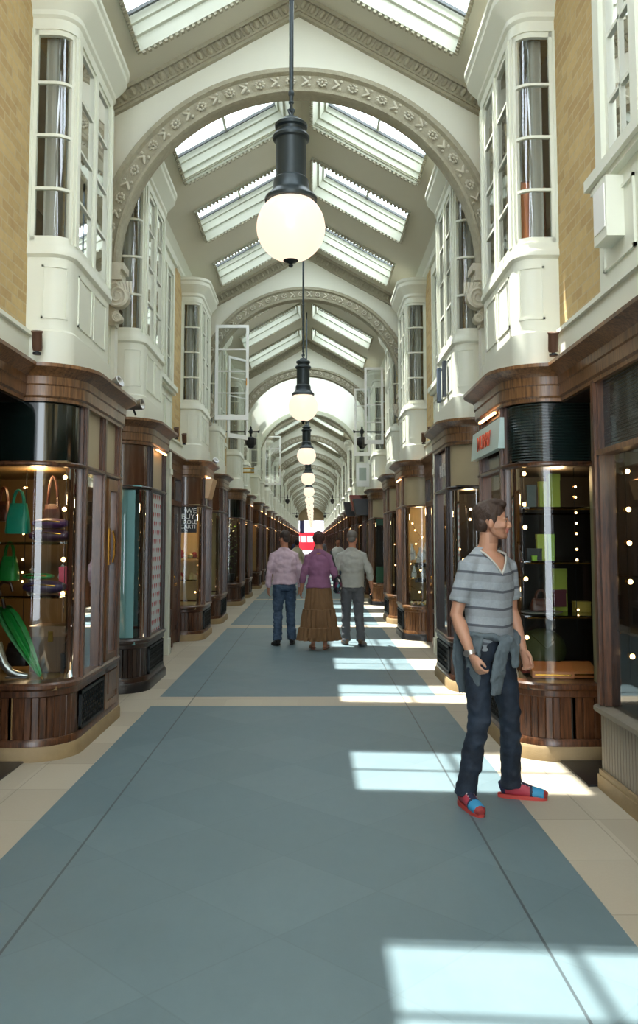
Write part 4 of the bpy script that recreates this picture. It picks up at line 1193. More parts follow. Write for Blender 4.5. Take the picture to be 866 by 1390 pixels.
handbag('dark handbag in the nearest left window behind the umbrella', (-2.25, YL+.8, .56), .2, .18, flat('darkbag', (40, 34, 40), .4))
# nearest right window: lime boxes etc.
def rx(px_x, dy): return px_x
carton('tall narrow lime box on the top right shelf, left of the tallest', (1.935, YL+.42, 1.817), .055, .05, .21, lime)
carton('tallest lime green box on the top right shelf', (2.02, YL+.42, 1.817), .09, .06, .27, lime)
carton('grey and lime box at the left of the top right shelf', (1.84, YL+.4, 1.817), .07, .05, .18, flat('greyblue', (96, 104, 100)))
carton('tall lime box on the middle right shelf', (1.92, YL+.42, 1.417), .075, .05, .20, lime)
carton('narrow lime box beside the tall one on the middle right shelf', (1.99, YL+.42, 1.417), .05, .05, .20, flat('lime2', (130, 170, 40)))
carton('black box low on the middle right shelf', (1.84, YL+.35, 1.417), .11, .07, .09, M['black'])
carton('small green box low on the middle right shelf', (1.82, YL+.26, 1.417), .035, .03, .035, flat('lime3', (140, 180, 50)))
mb = MB(); mb.lathe([(0, 0), (.018, 0), (.02, .06), (.008, .075), (.008, .09), (.012, .095), (.012, .115), (0, .115)], n=14); tag(O('perfume_bottle', mb, M['silver'], loc=(1.745, YL+.42, 1.417)), 'little silver bottle at the left end of the middle right shelf', 'bottle')
handbag('brown handbag with a round handle on the lowest right shelf', (1.89, YL+.35, 1.035), .17, .09, brownl, handle=.07, d=.1)
carton('maroon notebook box leaning on the lowest right shelf', (2.04, YL+.38, 1.06), .10, .03, .13, flat('maroonbox', (78, 28, 40)), rot=.2)
carton('tall lime box hanging behind the maroon box in the right window', (2.09, YL+.55, 1.017), .11, .05, .33, lime)
carton('yellow box at the right end of the lowest right shelf', (2.23, YL+.45, 1.017), .12, .08, .08, flat('yellowbox', (168, 150, 70)))
mb = MB(); mb.lathe([(.0, 0), (.10, .0), (.16, .012), (.165, .018), (.1, .012), (0, .008)], n=28); tag(O('silver_tray', mb, M['silver'], loc=(1.86, YL+.26, 1.017)), 'shallow silver tray on the lowest right shelf', 'tray')
mb = MB(); mb.ell((0, 0, .17), (.20, .14, .17), n=16); mb.tube([(-.1, -.1, .3), (0, -.14, .2), (.1, -.1, .28)], .008, 6); tag(O('green_hat', mb, flat('olivefelt', (70, 74, 36), .8), loc=(1.98, YL+.7, .523)), 'rounded olive green felt bag low in the nearest right window', 'bag')
for i, (x, yy, w, m_, lb) in enumerate(((1.93, .24, .30, orangeL, 'shiny tan leather wallet lying at the front of the right window bed'), (2.14, .26, .22, tanl, 'tan leather folder behind the shiny wallet on the right window bed'), (1.76, .5, .12, flat('redwal', (150, 60, 50), .4), 'red purse beside the standing man on the right window bed'))):
    t = thing('leather_wallet', lb, 'wallet', (x, YL+yy, .553), .15*(i-1))
    mb = MB(); v = mb.box(-w/2, w/2, -.09, .09, 0, .05)
    for q in (6, 7): v[q].co.z += .05
    O('wallet_body', mb, m_, t, bevel=.01)
    mb = MB(); mb.box(-w/2+.02, w/2-.02, -.095, -.085, .02, .03); O('wallet_strap', mb, M['brass'], t)
# flat right window goods
for i, (x, y, z, w, h, c) in enumerate(((2.2, 4.3, 1.0, .3, .2, (60, 40, 30)), (2.25, 4.7, 1.35, .25, .16, (80, 60, 40)), (2.3, 4.0, .52, .4, .3, (90, 84, 70)), (2.25, 3.7, 1.35, .22, .3, (110, 90, 50)))):
    handbag(['dark brown handbag in the flat right window, upper left', 'small tan handbag high in the flat right window', 'large grey handbag on the bed of the flat right window', 'yellowish handbag in the flat right window'][i], (x, y, z+.01), w, h, flat('fb%d' % i, c), rot=PI/2)
for z, lb in ((1.35, 'upper glass shelf in the flat right window'), (1.0, 'lower glass shelf in the flat right window')): glass_shelf(lb, 1, 3.3, z, 2.0, .45, 2.06)

# necklace stands, right third bay
Y3 = A0+P+BY1[0]
def bust(label, loc, sc=1.0, group=None, rot=0):
    t = thing('necklace_stand', label, 'necklace stand', loc, rot, group)
    mb = MB(); mb.tube([(0, .02, 0), (0, .01, .08*sc), (0, 0, .18*sc), (0, -.0, .24*sc), (0, .0, .30*sc)], [(.07*sc, .03*sc), (.075*sc, .035*sc), (.05*sc, .03*sc), (.022*sc, .022*sc), (.024*sc, .022*sc)], 12, up=(1, 0, 0)); O('bust', mb, M['white'], t)
    mb = MB(); mb.tube([(.05*sc*math.cos(a), -.035*sc, .17*sc+.06*sc*math.sin(a)) for a in [PI+PI*i/10 for i in range(11)]], .006, 6); O('necklace', mb, M['silver'], t)
    return t
bp = None
for i, (x, y, z, sc) in enumerate(((1.75, .25, 1.27, .85), (1.88, .3, 1.22, .8), (1.98, .28, 1.27, .9), (1.72, .5, 1.25, .8), (1.78, .22, .99, .6), (1.93, .22, .99, .6), (1.70, .7, 1.25, .8))):
    bust('white necklace stand in the third right shop window', (x, Y3+y, z), sc, 'necklace stands of the third right bay')
glass_shelf('upper dark shelf of necklace stands in the third right bay', 1, Y3, 1.22, 1.3, .6)
glass_shelf('lower dark shelf of necklace stands in the third right bay', 1, Y3, .98, 1.3, .6)
for z in (1.22, .98):
    mb = MB(); mb.box(1.78, 2.05, Y3+.10, Y3+.13, z-.07, z-.01); tag(O('velvet_tray', mb, M['black'], bevel=.005), 'black velvet tray on the %s shelf of the third right bay' % ('upper' if z > 1 else 'lower'), 'tray')
rnd = random.Random(11)
for i in range(14):
    mb = MB(); r = rnd.uniform(.02, .035); mb.lathe([(0, 0), (r, 0), (r*1.1, r), (r*.5, r*1.7), (0, r*1.8)], n=10)
    tag(O('trinket_box', mb, flat(['cream1', 'gold1', 'pinkish1'][i % 3], [(236, 220, 180), (220, 180, 110), (236, 200, 180)][i % 3], .4), loc=(rnd.uniform(1.70, 1.98), Y3+rnd.uniform(.12, .35)+.02*i*0, .553+.06*(i % 3)*0)), 'small pale trinket box on the bed of the third right bay', 'trinket box', 'trinket boxes of the third right bay')
def bulbs(label, s, y, pts, group=None):
    t = thing('display_lights', label, 'light', (s*1.8, y, 0))
    for dx, dy, z in pts:
        mb = MB(); mb.ell((s*dx, dy, z), (.014, .014, .014), n=6); O('bulb', mb, M['bulb'], t)
    mb = MB(); mb.tube([(s*p[0], p[1]+.02, p[2]) for p in pts], .004, 4); O('lamp_wire', mb, M['brass'], t)
rnd = random.Random(5)
bulbs('scattered small bulbs in the second right window behind the man', 1, A0+BY2[0], [(rnd.uniform(-.1, .1), rnd.uniform(.2, 1.2), .7+i*.11) for i in range(12)])
bulbs('scattered small bulbs in the third right window', 1, Y3, [(rnd.uniform(-.08, .15), rnd.uniform(.15, .8), .75+i*.11) for i in range(11)])
bulbs('scattered small bulbs in the fourth right window', 1, A0+P+BY2[0], [(rnd.uniform(-.1, .1), rnd.uniform(.2, 1.2), .7+i*.2) for i in range(7)])
bulbs('small bulbs in the third left window below the white lettering', -1, Y3, [(rnd.uniform(-.1, .1), rnd.uniform(.2, 1.2), .7+i*.16) for i in range(6)])
# goods in the second right window (mirror-like silver pieces)
for i in range(8):
    mb = MB(); h = rnd.uniform(.08, .2); mb.lathe([(0, 0), (.035, 0), (.01, .02), (.012, h*.5), (.04, h*.8), (.042, h), (0, h*.95)], n=12)
    tag(O('silver_goblet', mb, M['silver'], loc=(1.80+.0*i, A0+BY2[0]+.2+.14*i, .553+ (0 if i % 2 else 0))), 'small silver goblet on the bed of the second right window', 'goblet', 'silver goblets of the second right bay')
# third left window: red and cream trinkets on two shelves
glass_shelf('glass shelf in the third left window', -1, Y3, 1.3, 1.2, .5)
glass_shelf('lower glass shelf in the third left window', -1, Y3, .95, 1.2, .5)
for i in range(10):
    mb = MB(); h = rnd.uniform(.06, .13); mb.lathe([(0, 0), (.04, 0), (.045, h*.6), (.02, h), (0, h)], n=10)
    tag(O('jewel_case', mb, flat('jc%d' % (i % 3), [(170, 34, 34), (232, 214, 170), (214, 190, 130)][i % 3]), loc=(-rnd.uniform(1.75, 2.0), Y3+.2+.1*(i//2), (1.306, .956)[i % 2])), 'small red or cream jewel case in the third left window', 'jewel case', 'jewel cases of the third left bay')
# foliage in the fifth left window
Y5 = A0+2*P+BY1[0]
t = thing('potted_plant', 'leafy green plant filling the fifth left shop window', 'plant', (-1.9, Y5+.3, .55))
mb = MB(); mb.lathe([(0, 0), (.10, 0), (.13, .22), (.12, .22), (0, .2)], n=16); O('plant_pot', mb, M['black'], t)
mb = MB(); rnd = random.Random(3)
for i in range(150):
    c = Vector((rnd.gauss(0, .10), rnd.gauss(0, .12), rnd.uniform(.9, 1.45) if i % 3 else rnd.uniform(.3, .9))); a_ = rnd.uniform(0, 2*PI); l = rnd.uniform(.05, .1)
    dv = Vector((math.cos(a_), math.sin(a_), rnd.uniform(-.5, .5)))*l; sd = dv.cross(Vector((0, 0, 1))).normalized()*l*.28
    mb.face([c, c+dv*.5+sd, c+dv, c+dv*.5-sd])
O('foliage', mb, flat('leaf', (110, 160, 40), .5), t)
mb = MB()
for i in range(5): mb.tube([(0, 0, .2), (rnd.gauss(0, .05), rnd.gauss(0, .05), .8), (rnd.gauss(0, .08), rnd.gauss(0, .08), 1.35)], .008, 5)
O('stems', mb, flat('stem', (60, 50, 30)), t)
# green panels in the fifth right window
mb = MB(); mb.box(1.70, 2.0, Y5+.02, Y5+.05, .56, .95); mb.box(1.70, 2.0, Y5+.02, Y5+.05, 1.95, 2.1); tag(O('green_blind', mb, flat('deepgreen', (10, 70, 44), .4)), 'deep green blinds behind the near pane of the fifth right window', 'blind')
# black and red signs standing out from the right row
for i, (x, y, z, c, lb) in enumerate(((1.50, 24.2, 2.45, (136, 52, 30), 'red brown box sign jutting over the right shops beyond the third arch'), (1.55, 23.3, 2.3, (34, 34, 34), 'black box sign beside the red brown one on the right'), (1.45, 27.5, 2.4, (24, 22, 22), 'black box sign farther down the right row'))):
    t = thing('projecting_box_sign', lb, 'sign', (x, y, z)); mb = MB(); v = mb.box(-.22, .25, -.3, .3, -.02, .42)
    for q in (4, 7): v[q].co.x -= .08
    O('sign_box', mb, flat('sg%d' % i, c, .35), t, bevel=.01)
    mb = MB(); mb.box(.2, .35, -.05, .05, .1, .2); O('sign_bracket', mb, M['iron'], t)
t = thing('hooded_sign_light', 'pale tilted light panel on the cornice of the third left bay', 'sign', (-1.60, Y3+.55, 2.42))
mb = MB(); v = mb.box(.0, .05, -.28, .28, -.16, .16)
for q in (5, 6): v[q].co.x += .08
O('sign_panel', mb, flat('warmpanel', (222, 182, 138), .4), t, bevel=.005)
mb = MB(); mb.box(0, .06, -.25, .25, .165, .185); O('sign_tube', mb, M['tube'], t)

# ================================================================== STREET BEYOND THE FAR END
YE = END
mb = MB(); mb.box(-30, 30, YE, YE+40, -.12, -.02); struct('street_ground', mb, flat('asphalt', (110, 110, 112), .8))
t = thing('white_building', 'bright white building facade across the street at the far end', 'building', (0, YE+22, -.02))
mb = MB(); mb.box(-14, 14, 0, 6, 0, 16); O('facade', mb, flat('whitestone', (244, 238, 234), .7), t)
for i in range(-6, 7):
    for j in range(4):
        mb = MB(); x, z = i*1.9, 3.6+j*3.2; mb.box(x-.5, x+.5, -.06, 0, z, z+1.9); w_ = O('window', mb, flat('winpane', (150, 150, 160), .2), t)
t = thing('red_bus', 'red bus passing across the far street entrance', 'bus', (0, YE+9, -.02))
mb = MB(); mb.box(-4.5, 3.2, -1.2, 1.2, .35, 2.9); O('bus_body', mb, flat('busred', (216, 20, 34), .3), t, bevel=.12)
for i in range(8):
    mb = MB(); mb.box(-4.2+i*.92, -3.45+i*.92, -1.23, -1.2, 1.5, 2.35); O('bus_window', mb, flat('buswin', (206, 214, 216), .15), t)
for x in (-3.2, 1.9):
    mb = MB(); mb.lathe([(0, -.1), (.42, -.1), (.45, -.05), (.45, .1), (0, .1)], (x, -1.15, .45), 20, axis=(0, 1, 0)); O('wheel', mb, M['black'], t)
mb = MB(); mb.box(-1.5, -.95, YE+.05, YE+.1, 2.6, 4.32)
tag(O('striped_banner', mb, flat('stripes', (70, 70, 120), .6)), 'dark striped banner hanging at the left of the far street entrance', 'banner')
# ================================================================== PEOPLE
def remesh(mb, voxel, smooth=4, factor=.5, disp=None, matfn=None, mats=(), cut=None):
    me = mb.mesh('tmp', 'white'); o = bpy.data.objects.new('tmp', me); COL.objects.link(o)
    m = o.modifiers.new('r', 'REMESH'); m.mode = 'VOXEL'; m.voxel_size = voxel; m.use_smooth_shade = True
    if smooth: q = o.modifiers.new('s', 'SMOOTH'); q.iterations = smooth; q.factor = factor
    dg = bpy.context.evaluated_depsgraph_get(); dg.update()
    out = bpy.data.meshes.new_from_object(o.evaluated_get(dg)); bpy.data.objects.remove(o); bpy.data.meshes.remove(me)
    bm = bmesh.new(); bm.from_mesh(out)
    bm.normal_update()
    if disp:
        ds = [disp(v.co, v.normal) for v in bm.verts]
        for v, d in zip(bm.verts, ds): v.co += v.normal*d if not isinstance(d, Vector) else d
    if cut:
        dl = [f for f in bm.faces if cut(f.calc_center_median(), f.normal)]
        bmesh.ops.delete(bm, geom=dl, context='FACES')
    for f in bm.faces:
        f.smooth = True
        f.material_index = matfn(f.calc_center_median(), f.normal) if matfn else 0
    out.materials.clear()
    for m_ in mats: out.materials.append(m_)
    bm.to_mesh(out); bm.free()
    return out
def fold(amp, sx=6, sz=14, seed=0):
    def f(co, n):
        a = noise.noise(Vector((co.x*sx+seed, co.y*sx, co.z*sz)))
        b = noise.noise(Vector((co.x*sx*2.7, co.y*sx*2.7+seed, co.z*sz*1.9+3)))
        return amp*(a+.5*b)
    return f
V = Vector
def lerp(a, b, f): return V(a).lerp(V(b), f)

def hand(mb, wrist, down, palmn, side, sc=1.0, curl=.5):
    """down: wrist->knuckles; palmn: palm normal; side: +1 thumb towards cross(down, palmn)"""
    d = V(down).normalized(); p = V(palmn); p = (p-d*p.dot(d)).normalized(); l = d.cross(p)*side; w = V(wrist)
    P_ = lambda a, b, c: w+(d*a+l*b+p*c)*sc
    mb.tube([P_(-.03, 0, 0), P_(0, 0, 0), P_(.03, .002, 0), P_(.065, .002, 0), P_(.092, .0, .002)], [(.021*sc, .026*sc), (.019*sc, .027*sc), (.017*sc, .036*sc), (.016*sc, .041*sc), (.012*sc, .038*sc)], 12, up=p)
    for i, (off, L, a0) in enumerate(((.030, .072, .0), (.010, .080, .03), (-.011, .074, .06), (-.030, .058, .1))):
        c1 = curl+a0*2
        q = P_(.084, off, .002); pts = [P_(.06, off*.9, 0), q]; ang = c1*.5; rad = [.0088*sc, .0092*sc]
        for k, f in enumerate((.45, .32, .23)):
            q = q+(d*math.cos(ang)+p*math.sin(ang))*L*f*sc; pts.append(q); rad.append((.0088-.0011*k)*sc); ang += c1*.8
        mb.tube(pts, rad, 8)
    b0 = P_(.018, .026, .006); b1 = P_(.05, .040, .018); b2 = P_(.076, .040, .030); b3 = P_(.098, .034, .038)
    mb.tube([P_(.0, .012, 0), b0, b1, b2, b3], [.012*sc, .015*sc, .012*sc, .0098*sc, .007*sc], 8)

def head(mb, c, yaw, nod=0, sc=1.0, female=False):
    R = Matrix.Rotation(yaw, 4, 'Z') @ Matrix.Rotation(nod, 4, 'X'); T = Matrix.Translation(c) @ R @ Matrix.Scale(sc, 4)
    h = MB()
    h.ell((0, -.012, .148), (.073, .094, .083), n=20)
    h.ell((0, .022, .098), (.062, .068, .082), n=18)
    h.tube([(0, .03, .075), (0, .052, .035), (0, .066, .022)], [(.058, .05), (.045, .038), (.026, .022)], 14, up=(1, 0, 0))
    for s in (-1, 1):
        h.tube([(s*.058, -.015, .085), (s*.052, .012, .045), (s*.03, .06, .022), (0, .074, .018)], [.018, .019, .018, .016], 8)
        h.ell((s*.036, .060, .088), (.026, .024, .022), n=10)
        h.ell((s*.030, .080, .128), (.026, .012, .008), n=8)
        h.ell((s*.014, .098, .078), (.010, .012, .009), n=8)
        # ear
        E = Matrix.Rotation(s*.35, 3, 'Z') @ Matrix.Rotation(-.2, 3, 'X')
        h.ell((s*.076, -.012, .098), (.009, .020, .031), E, 10)
    h.tube([(0, .084, .128), (0, .095, .108), (0, .106, .090), (0, .108, .083), (0, .094, .074)], [.010, .0115, .0135, .014, .010], 8)
    h.ell((0, .090, .060), (.024, .012, .007), n=8); h.ell((0, .088, .048), (.021, .012, .008), n=8)
    h.ell((0, .078, .022), (.022, .015, .016), n=8)
    h.xform(T)
    vs = {}
    for v in h.bm.verts: vs[v] = mb.bm.verts.new(v.co)
    for f in h.bm.faces:
        try: mb.bm.faces.new([vs[v] for v in f.verts])
        except ValueError: pass
    h.bm.free(); return T

def person(loc, yaw, label, J, cfg):
    """local frame faces +y, right hand at +x"""
    vox = cfg.get('vox', .008); skin = cfg['skin']; fem = cfg.get('female', False)
    H = cfg.get('h', 1.78)/1.78; sw = cfg.get('sw', .185)
    neck = V(J.get('neck', (0, 0, 1.49))); hy = J.get('head_yaw', 0)
    hc = neck+V(J.get('head_off', (0, .02, .062)))
    # ---- body
    mb = MB()
    T = head(mb, hc, hy, J.get('nod', 0), 1.0, fem)
    mb.tube([neck+V((0, -.01, -.06)), neck+V((0, -.0, .0)), neck+V((0, .012, .06)), neck+V((0, .015, .11))], [(.072, .062), (.060, .057), (.057, .056), (.054, .056)], 14, up=(1, 0, 0))
    tz = [(.90, .15, .10), (1.0, .145, .095), (1.12, .14, .095), (1.27, .16, .105), (1.38, .17, .10), (1.44, .14, .08), (1.48, .07, .06)]
    if fem: tz = [(.90, .165, .11), (1.0, .145, .10), (1.1, .125, .09), (1.25, .145, .10), (1.36, .15, .095), (1.42, .12, .075), (1.47, .06, .05)]
    mb.tube([(0, 0, z) for z, a, b in tz], [(a, b) for z, a, b in tz], 20, up=(1, 0, 0))
    for s in (-1, 1):
        k = 'R' if s > 0 else 'L'
        sh, el, wr = V(J['sh'+k]), V(J['el'+k]), V(J['wr'+k])
        mb.tube([V((s*.09, 0, sh.z)), sh, lerp(sh, el, .3), lerp(sh, el, .7), el, lerp(el, wr, .3), lerp(el, wr, .75), wr], [.05, .050, .05, .042, .038, .042, .031, (.022, .028)], 12)
        mb.tube([neck+V((s*.02, -.02, .01)), neck+V((s*.07, -.015, -.04)), sh+V((-s*.03, 0, .0))], [.036, .037, .04], 10)
        hp, kn, an = V(J['hp'+k]), V(J['kn'+k]), V(J['an'+k])
        mb.tube([hp+V((0, 0, .08)), hp, lerp(hp, kn, .5), kn, lerp(kn, an, .3), lerp(kn, an, .7), an, an+V((0, 0, -.03))], [.075, .08, .066, .05, .052, .04, .034, .034], 12)
        fd = V((math.sin(J.get('toe'+k, .15*s)), math.cos(J.get('toe'+k, .15*s)), 0)); pitch = J.get('heel'+k, 0)
        fdir = (fd*math.cos(pitch)-V((0, 0, math.sin(pitch)))).normalized()
        heel = an+V((0, 0, -.045))-fd*.035
        sd = fd.cross(V((0, 0, 1)))
        q_ = 1 if cfg['shoes']['kind'] == 'sandal' else .72
        mb.tube([heel-fdir*.01, heel+fdir*.03, heel+fdir*.10, heel+fdir*.17, heel+fdir*(.215 if q_ == 1 else .19)], [(.028*q_, .026*q_), (.034*q_, .034*q_), (.036*q_, .030*q_), (.042*q_, .020*q_), (.03*q_, .012*q_)], 12, up=sd)
        hand(mb, wr+(wr-el).normalized()*.01, (wr-el).normalized()+V(J.get('hbend'+k, (0, .12, 0))), V((-s*1, .35, 0)), s, .95 if not fem else .85, J.get('curl', .55))
    for v in mb.bm.verts: pass
    stub = cfg.get('stubble')
    Ti = T.inverted()
    def mf(co, n):
        q = Ti @ co
        if stub and q.z < .072 and q.z > -.02 and q.y > -.02 and not (q.z > .042 and q.z < .066 and abs(q.x) < .026 and q.y > .07): return 1
        if abs(q.x) < .026 and q.y > .082 and .043 < q.z < .066: return 2
        return 0
    me = remesh(mb, min(vox, cfg.get('bvox', vox)), 3, .4, matfn=mf, mats=[skin, flat('stubble', (166, 122, 98), .6) if stub else skin, cfg.get('lip', flat('lips', (176, 104, 92), .5))])
    root = bpy.data.objects.new('person', me); COL.objects.link(root)
    root.location = loc; root.rotation_euler = (0, 0, yaw); root.scale = (H, H, H); tag(root, label, 'person')
    def child(name, me_): 
        o = bpy.data.objects.new(name, me_); COL.objects.link(o); o.parent = root; KIDS.setdefault(root.name, []).append(o); return o
    # eyes
    if cfg.get('face', True):
        for s in (-1, 1):
            mb = MB(); mb.ell((s*.030, .0770, .113), (.0105, .0085, .0038), n=10); mb.xform(T); child('eye', mb.mesh('eye', flat('eyewhite', (168, 150, 140), .3)))
            mb = MB(); mb.ell((s*.031, .0845, .113), (.0052, .003, .0045), n=8); mb.xform(T); child('iris', mb.mesh('iris', flat('irisdark', (30, 24, 20), .2)))
            mb = MB(); mb.tube([(s*.012, .092, .131), (s*.03, .091, .137), (s*.052, .076, .131)], [.0035, .0048, .003], 6); mb.xform(T); child('eyebrow', mb.mesh('eyebrow', cfg['hair']))
    # ---- hair
    mb = MB(); st = cfg.get('hairstyle', 'short')
    mb.ell((0, -.020, .163), (.080, .097, .080), n=18)
    mb.ell((0, -.060, .105), (.064, .050, .06), n=14)
    for s in (-1, 1): mb.ell((s*.070, -.002, .135), (.012, .030, .036), n=10)
    if st == 'quiff':
        mb.ell((0, .050, .216), (.056, .042, .028), n=12); mb.ell((.015, .02, .228), (.05, .05, .022), n=12)
        for s in (-1, 1): mb.ell((s*.072, .004, .110), (.008, .010, .022), n=8)
    if st == 'bob':
        mb.ell((0, -.035, .14), (.094, .092, .098), n=16); mb.ell((0, -.06, .075), (.07, .05, .05), n=12); mb.ell((0, .03, .2), (.07, .06, .04), n=12)
    mb.xform(T)
    def hcut(co, n):
        q = Ti @ co
        lim = .052 if st != 'quiff' else .066
        return (q.y > lim and q.z < .168) or (q.y > -.002 and q.z < .105 and st != 'bob' and abs(q.x) < .07) or q.z < .035
    nz = fold(cfg.get('hairamp', .006), 26, 22, 2)
    child('hair', remesh(mb, .005, 2, .4, disp=nz, mats=[cfg['hair']], cut=hcut))
    # ---- top
    tp = cfg['top']; lo = tp.get('hem', .92); g = tp.get('g', .016)
    mb = MB()
    tz2 = [(lo, .172, .122), (1.0, .168, .118), (1.12, .162, .118), (1.27, .182, .128), (1.36, .186, .122), (1.42, .145, .10), (1.46, .10, .078)]
    if fem: tz2 = [(lo, .182, .132), (1.0, .165, .12), (1.1, .146, .11), (1.25, .165, .12), (1.33, .168, .115), (1.39, .13, .095), (1.44, .085, .07)]
    if tp.get('baggy'): tz2 = [(z, a*1.1, b*1.15) if z < 1.3 else (z, a*1.02, b*1.03) for z, a, b in tz2]
    mb.tube([(0, 0, z) for z, a, b in tz2], [(a, b) for z, a, b in tz2], 24, up=(1, 0, 0))
    for s in (-1, 1):
        k = 'R' if s > 0 else 'L'; sh, el, wr = V(J['sh'+k]), V(J['el'+k]), V(J['wr'+k]); sl = tp.get('sleeve', 1.0)
        if sl >= .95: pts = [V((s*.09, 0, sh.z-.005)), sh, lerp(sh, el, .4), el, lerp(el, wr, .5), lerp(el, wr, .93)]; rad = [.064, .062, .060, .052, .046, .036]
        elif sl > .5: pts = [V((s*.09, 0, sh.z-.005)), sh, lerp(sh, el, .4), el, lerp(el, wr, .45)]; rad = [.064, .062, .060, .056, .05]
        else: pts = [V((s*.09, 0, sh.z-.005)), sh, lerp(sh, el, .35), lerp(sh, el, .72)]; rad = [.062, .060, .062, .062]
        mb.tube(pts, rad, 14)
        mb.tube([neck+V((s*.035, -.02, -.005)), neck+V((s*.085, -.012, -.048)), sh+V((-s*.02, 0, .008)), sh+V((s*.012, 0, -.025))], [(.045, .05), (.05, .058), (.055, .058), (.052, .058)], 12)
    if tp.get('collar'):
        mb.tube([neck+V((0, -.012, -.035)), neck+V((0, -.005, .03))], [(.07, .064), (.066, .062)], 16, up=(1, 0, 0))
    if tp.get('hoodroll'): pass
    cut = None
    if tp.get('vneck'):
        def cut(co, n): return n.y > .0 and co.y > .02 and co.z > 1.345+abs(co.x+.0)*1.45 and abs(co.x) < .085
    mats = [tp['mat']]
    sm = child(tp.get('name', 'shirt'), remesh(mb, vox, 4, .5, disp=fold(tp.get('amp', .012), 7, 11, 5), mats=mats, cut=cut))
    if tp.get('vneck'):
        mb = MB(); pts = []
        for i in range(13):
            f = (i-6)/6; x = f*.083; pts.append((x, .118-.0*abs(f)-.05*abs(f)**2, 1.350+abs(x)*1.42))
        mb.tube(pts, (.006), 6); mb.tube([(.083, .066, 1.468), (.075, .0, 1.492), (.045, -.055, 1.50), (-.045, -.055, 1.50), (-.075, 0, 1.492), (-.083, .066, 1.468)], .007, 6)
        child('neckband', mb.mesh('neckband', flat('neckband', (196, 196, 190), .8)))
    # ---- trousers / skirt
    bt = cfg['bottom']
    if bt['kind'] == 'trousers':
        mb = MB()
        mb.tube([(0, 0, .84), (0, 0, .9), (0, 0, .96), (0, 0, 1.02)], [(.150, .115), (.172, .125), (.168, .118), (.158, .110)], 22, up=(1, 0, 0))
        for s in (-1, 1):
            k = 'R' if s > 0 else 'L'; hp, kn, an = V(J['hp'+k]), V(J['kn'+k]), V(J['an'+k])
            w = bt.get('w', 1.0)
            mb.tube([hp+V((0, 0, .05)), hp+V((0, 0, -.03)), lerp(hp, kn, .5), kn, lerp(kn, an, .4), lerp(kn, an, .85), an+V((0, 0, -.035))], [.088, .093*w**.5, .081*w, .066*w, .064*w, .062*w, .066*w], 14)
        child('trousers', remesh(mb, vox, 4, .5, disp=fold(bt.get('amp', .012), 12, 20, 9), mats=[bt['mat']]))
        if bt.get('belt'):
            mb = MB(); mb.tube([(.166*math.cos(a), .117*math.sin(a), 1.0) for a in [2*PI*i/32 for i in range(33)]], [(.006, .016)]*33, 6, up=(0, 0, 1)) ; mb.bm.free(); mb = MB()
            rings = [[(q*.17*math.cos(a), q*.121*math.sin(a), z) for q, z in ((1.0, .945), (1.035, .945), (1.035, .98), (1.0, .98))] for a in [2*PI*i/40 for i in range(40)]]
            mb.grid(rings, True, True); child('belt', mb.mesh('belt', bt['belt']))
    else:
        mb = MB(); tiers = bt['tiers']; rings = []
        N = 96
        for z, a, b, amp, fr in tiers:
            rings.append([((a+amp*math.sin(fr*q+z*3))*math.cos(q), (b+amp*math.sin(fr*q+z*3))*math.sin(q)+.0, z) for q in [2*PI*i/N for i in range(N)]])
        mb.grid(rings, False, True); child('skirt', mb.mesh('skirt', bt['mat']))
    # ---- shoes
    shc = cfg['shoes']
    for s in (-1, 1):
        k = 'R' if s > 0 else 'L'; an = V(J['an'+k]); tz_ = J.get('toe'+k, .15*s)
        fd = V((math.sin(tz_), math.cos(tz_), 0)); pitch = J.get('heel'+k, 0); fdir = (fd*math.cos(pitch)-V((0, 0, math.sin(pitch)))).normalized(); up = fdir.cross(fd.cross(V((0,0,1)))).normalized()*-1
        if up.z < 0: up = -up
        sd = fd.cross(V((0, 0, 1))); heel = an+V((0, 0, -.06))-fd*.045
        q = lambda f, u, w=0: heel+fdir*f+up*u+sd*w
        if shc['kind'] == 'sandal':
            mb = MB(); mb.tube([q(-.01, -.022), q(.05, -.024), q(.12, -.024), q(.19, -.022), q(.24, -.018)], [(.03, .008), (.036, .010), (.036, .008), (.045, .008), (.03, .006)], 12, up=sd)
            child('sandal_sole', mb.mesh('sandal_sole', shc['mat']))
            mb = MB(); mb.tube([q(.17, -.018, -.045), q(.16, .018, -.02), q(.16, .022, .02), q(.17, -.018, .045)], .007, 6); mb.tube([q(.0, .0, -.035), q(-.02, .01, 0), q(.0, .0, .035)], .006, 6)
            child('sandal_strap', mb.mesh('sandal_strap', shc['mat'])); continue
        mb = MB()
        mb.tube([q(-.022, .012), q(.0, .02), q(.05, .022), q(.10, .012), (q(.17, -.002)), q(.225, -.008), q(.258, -.014)], [(.028, .038), (.036, .048), (.038, .052), (.039, .046), (.045, .036), (.041, .030), (.024, .020)], 16, up=sd)
        mb.tube([an+V((0, 0, .015)), an+V((0, 0, -.04))], [.044, .042], 12)
        u = child('shoe', remesh(mb, .005, 3, .5, mats=[shc['mat'], shc.get('toe', shc['mat']), shc.get('mid', shc['mat']), shc.get('cap', shc['mat'])],
                 matfn=(lambda co, n, heel=heel, fdir=fdir: 3 if (co-heel).dot(fdir) > .235 else 1 if (co-heel).dot(fdir) > .17 else 2 if (co-heel).dot(fdir) > .155 or (co-heel).dot(fdir) < .01 or abs((co-heel).dot(fdir.cross(V((0,0,1))))) < .022 else 0)))
        mb = MB(); n_ = 20; prof = []
        for i in range(n_+1):
            f = i/n_; L_ = -.036+.292*f; w = (.037+.004*math.sin(f*PI*1.5-1.2))*max(.15, 1-abs(2*f-1)**7)**.5
            prof.append((L_, w))
        top = [q(L_, -.018, w) for L_, w in prof]+[q(L_, -.018, -w) for L_, w in prof[::-1]]
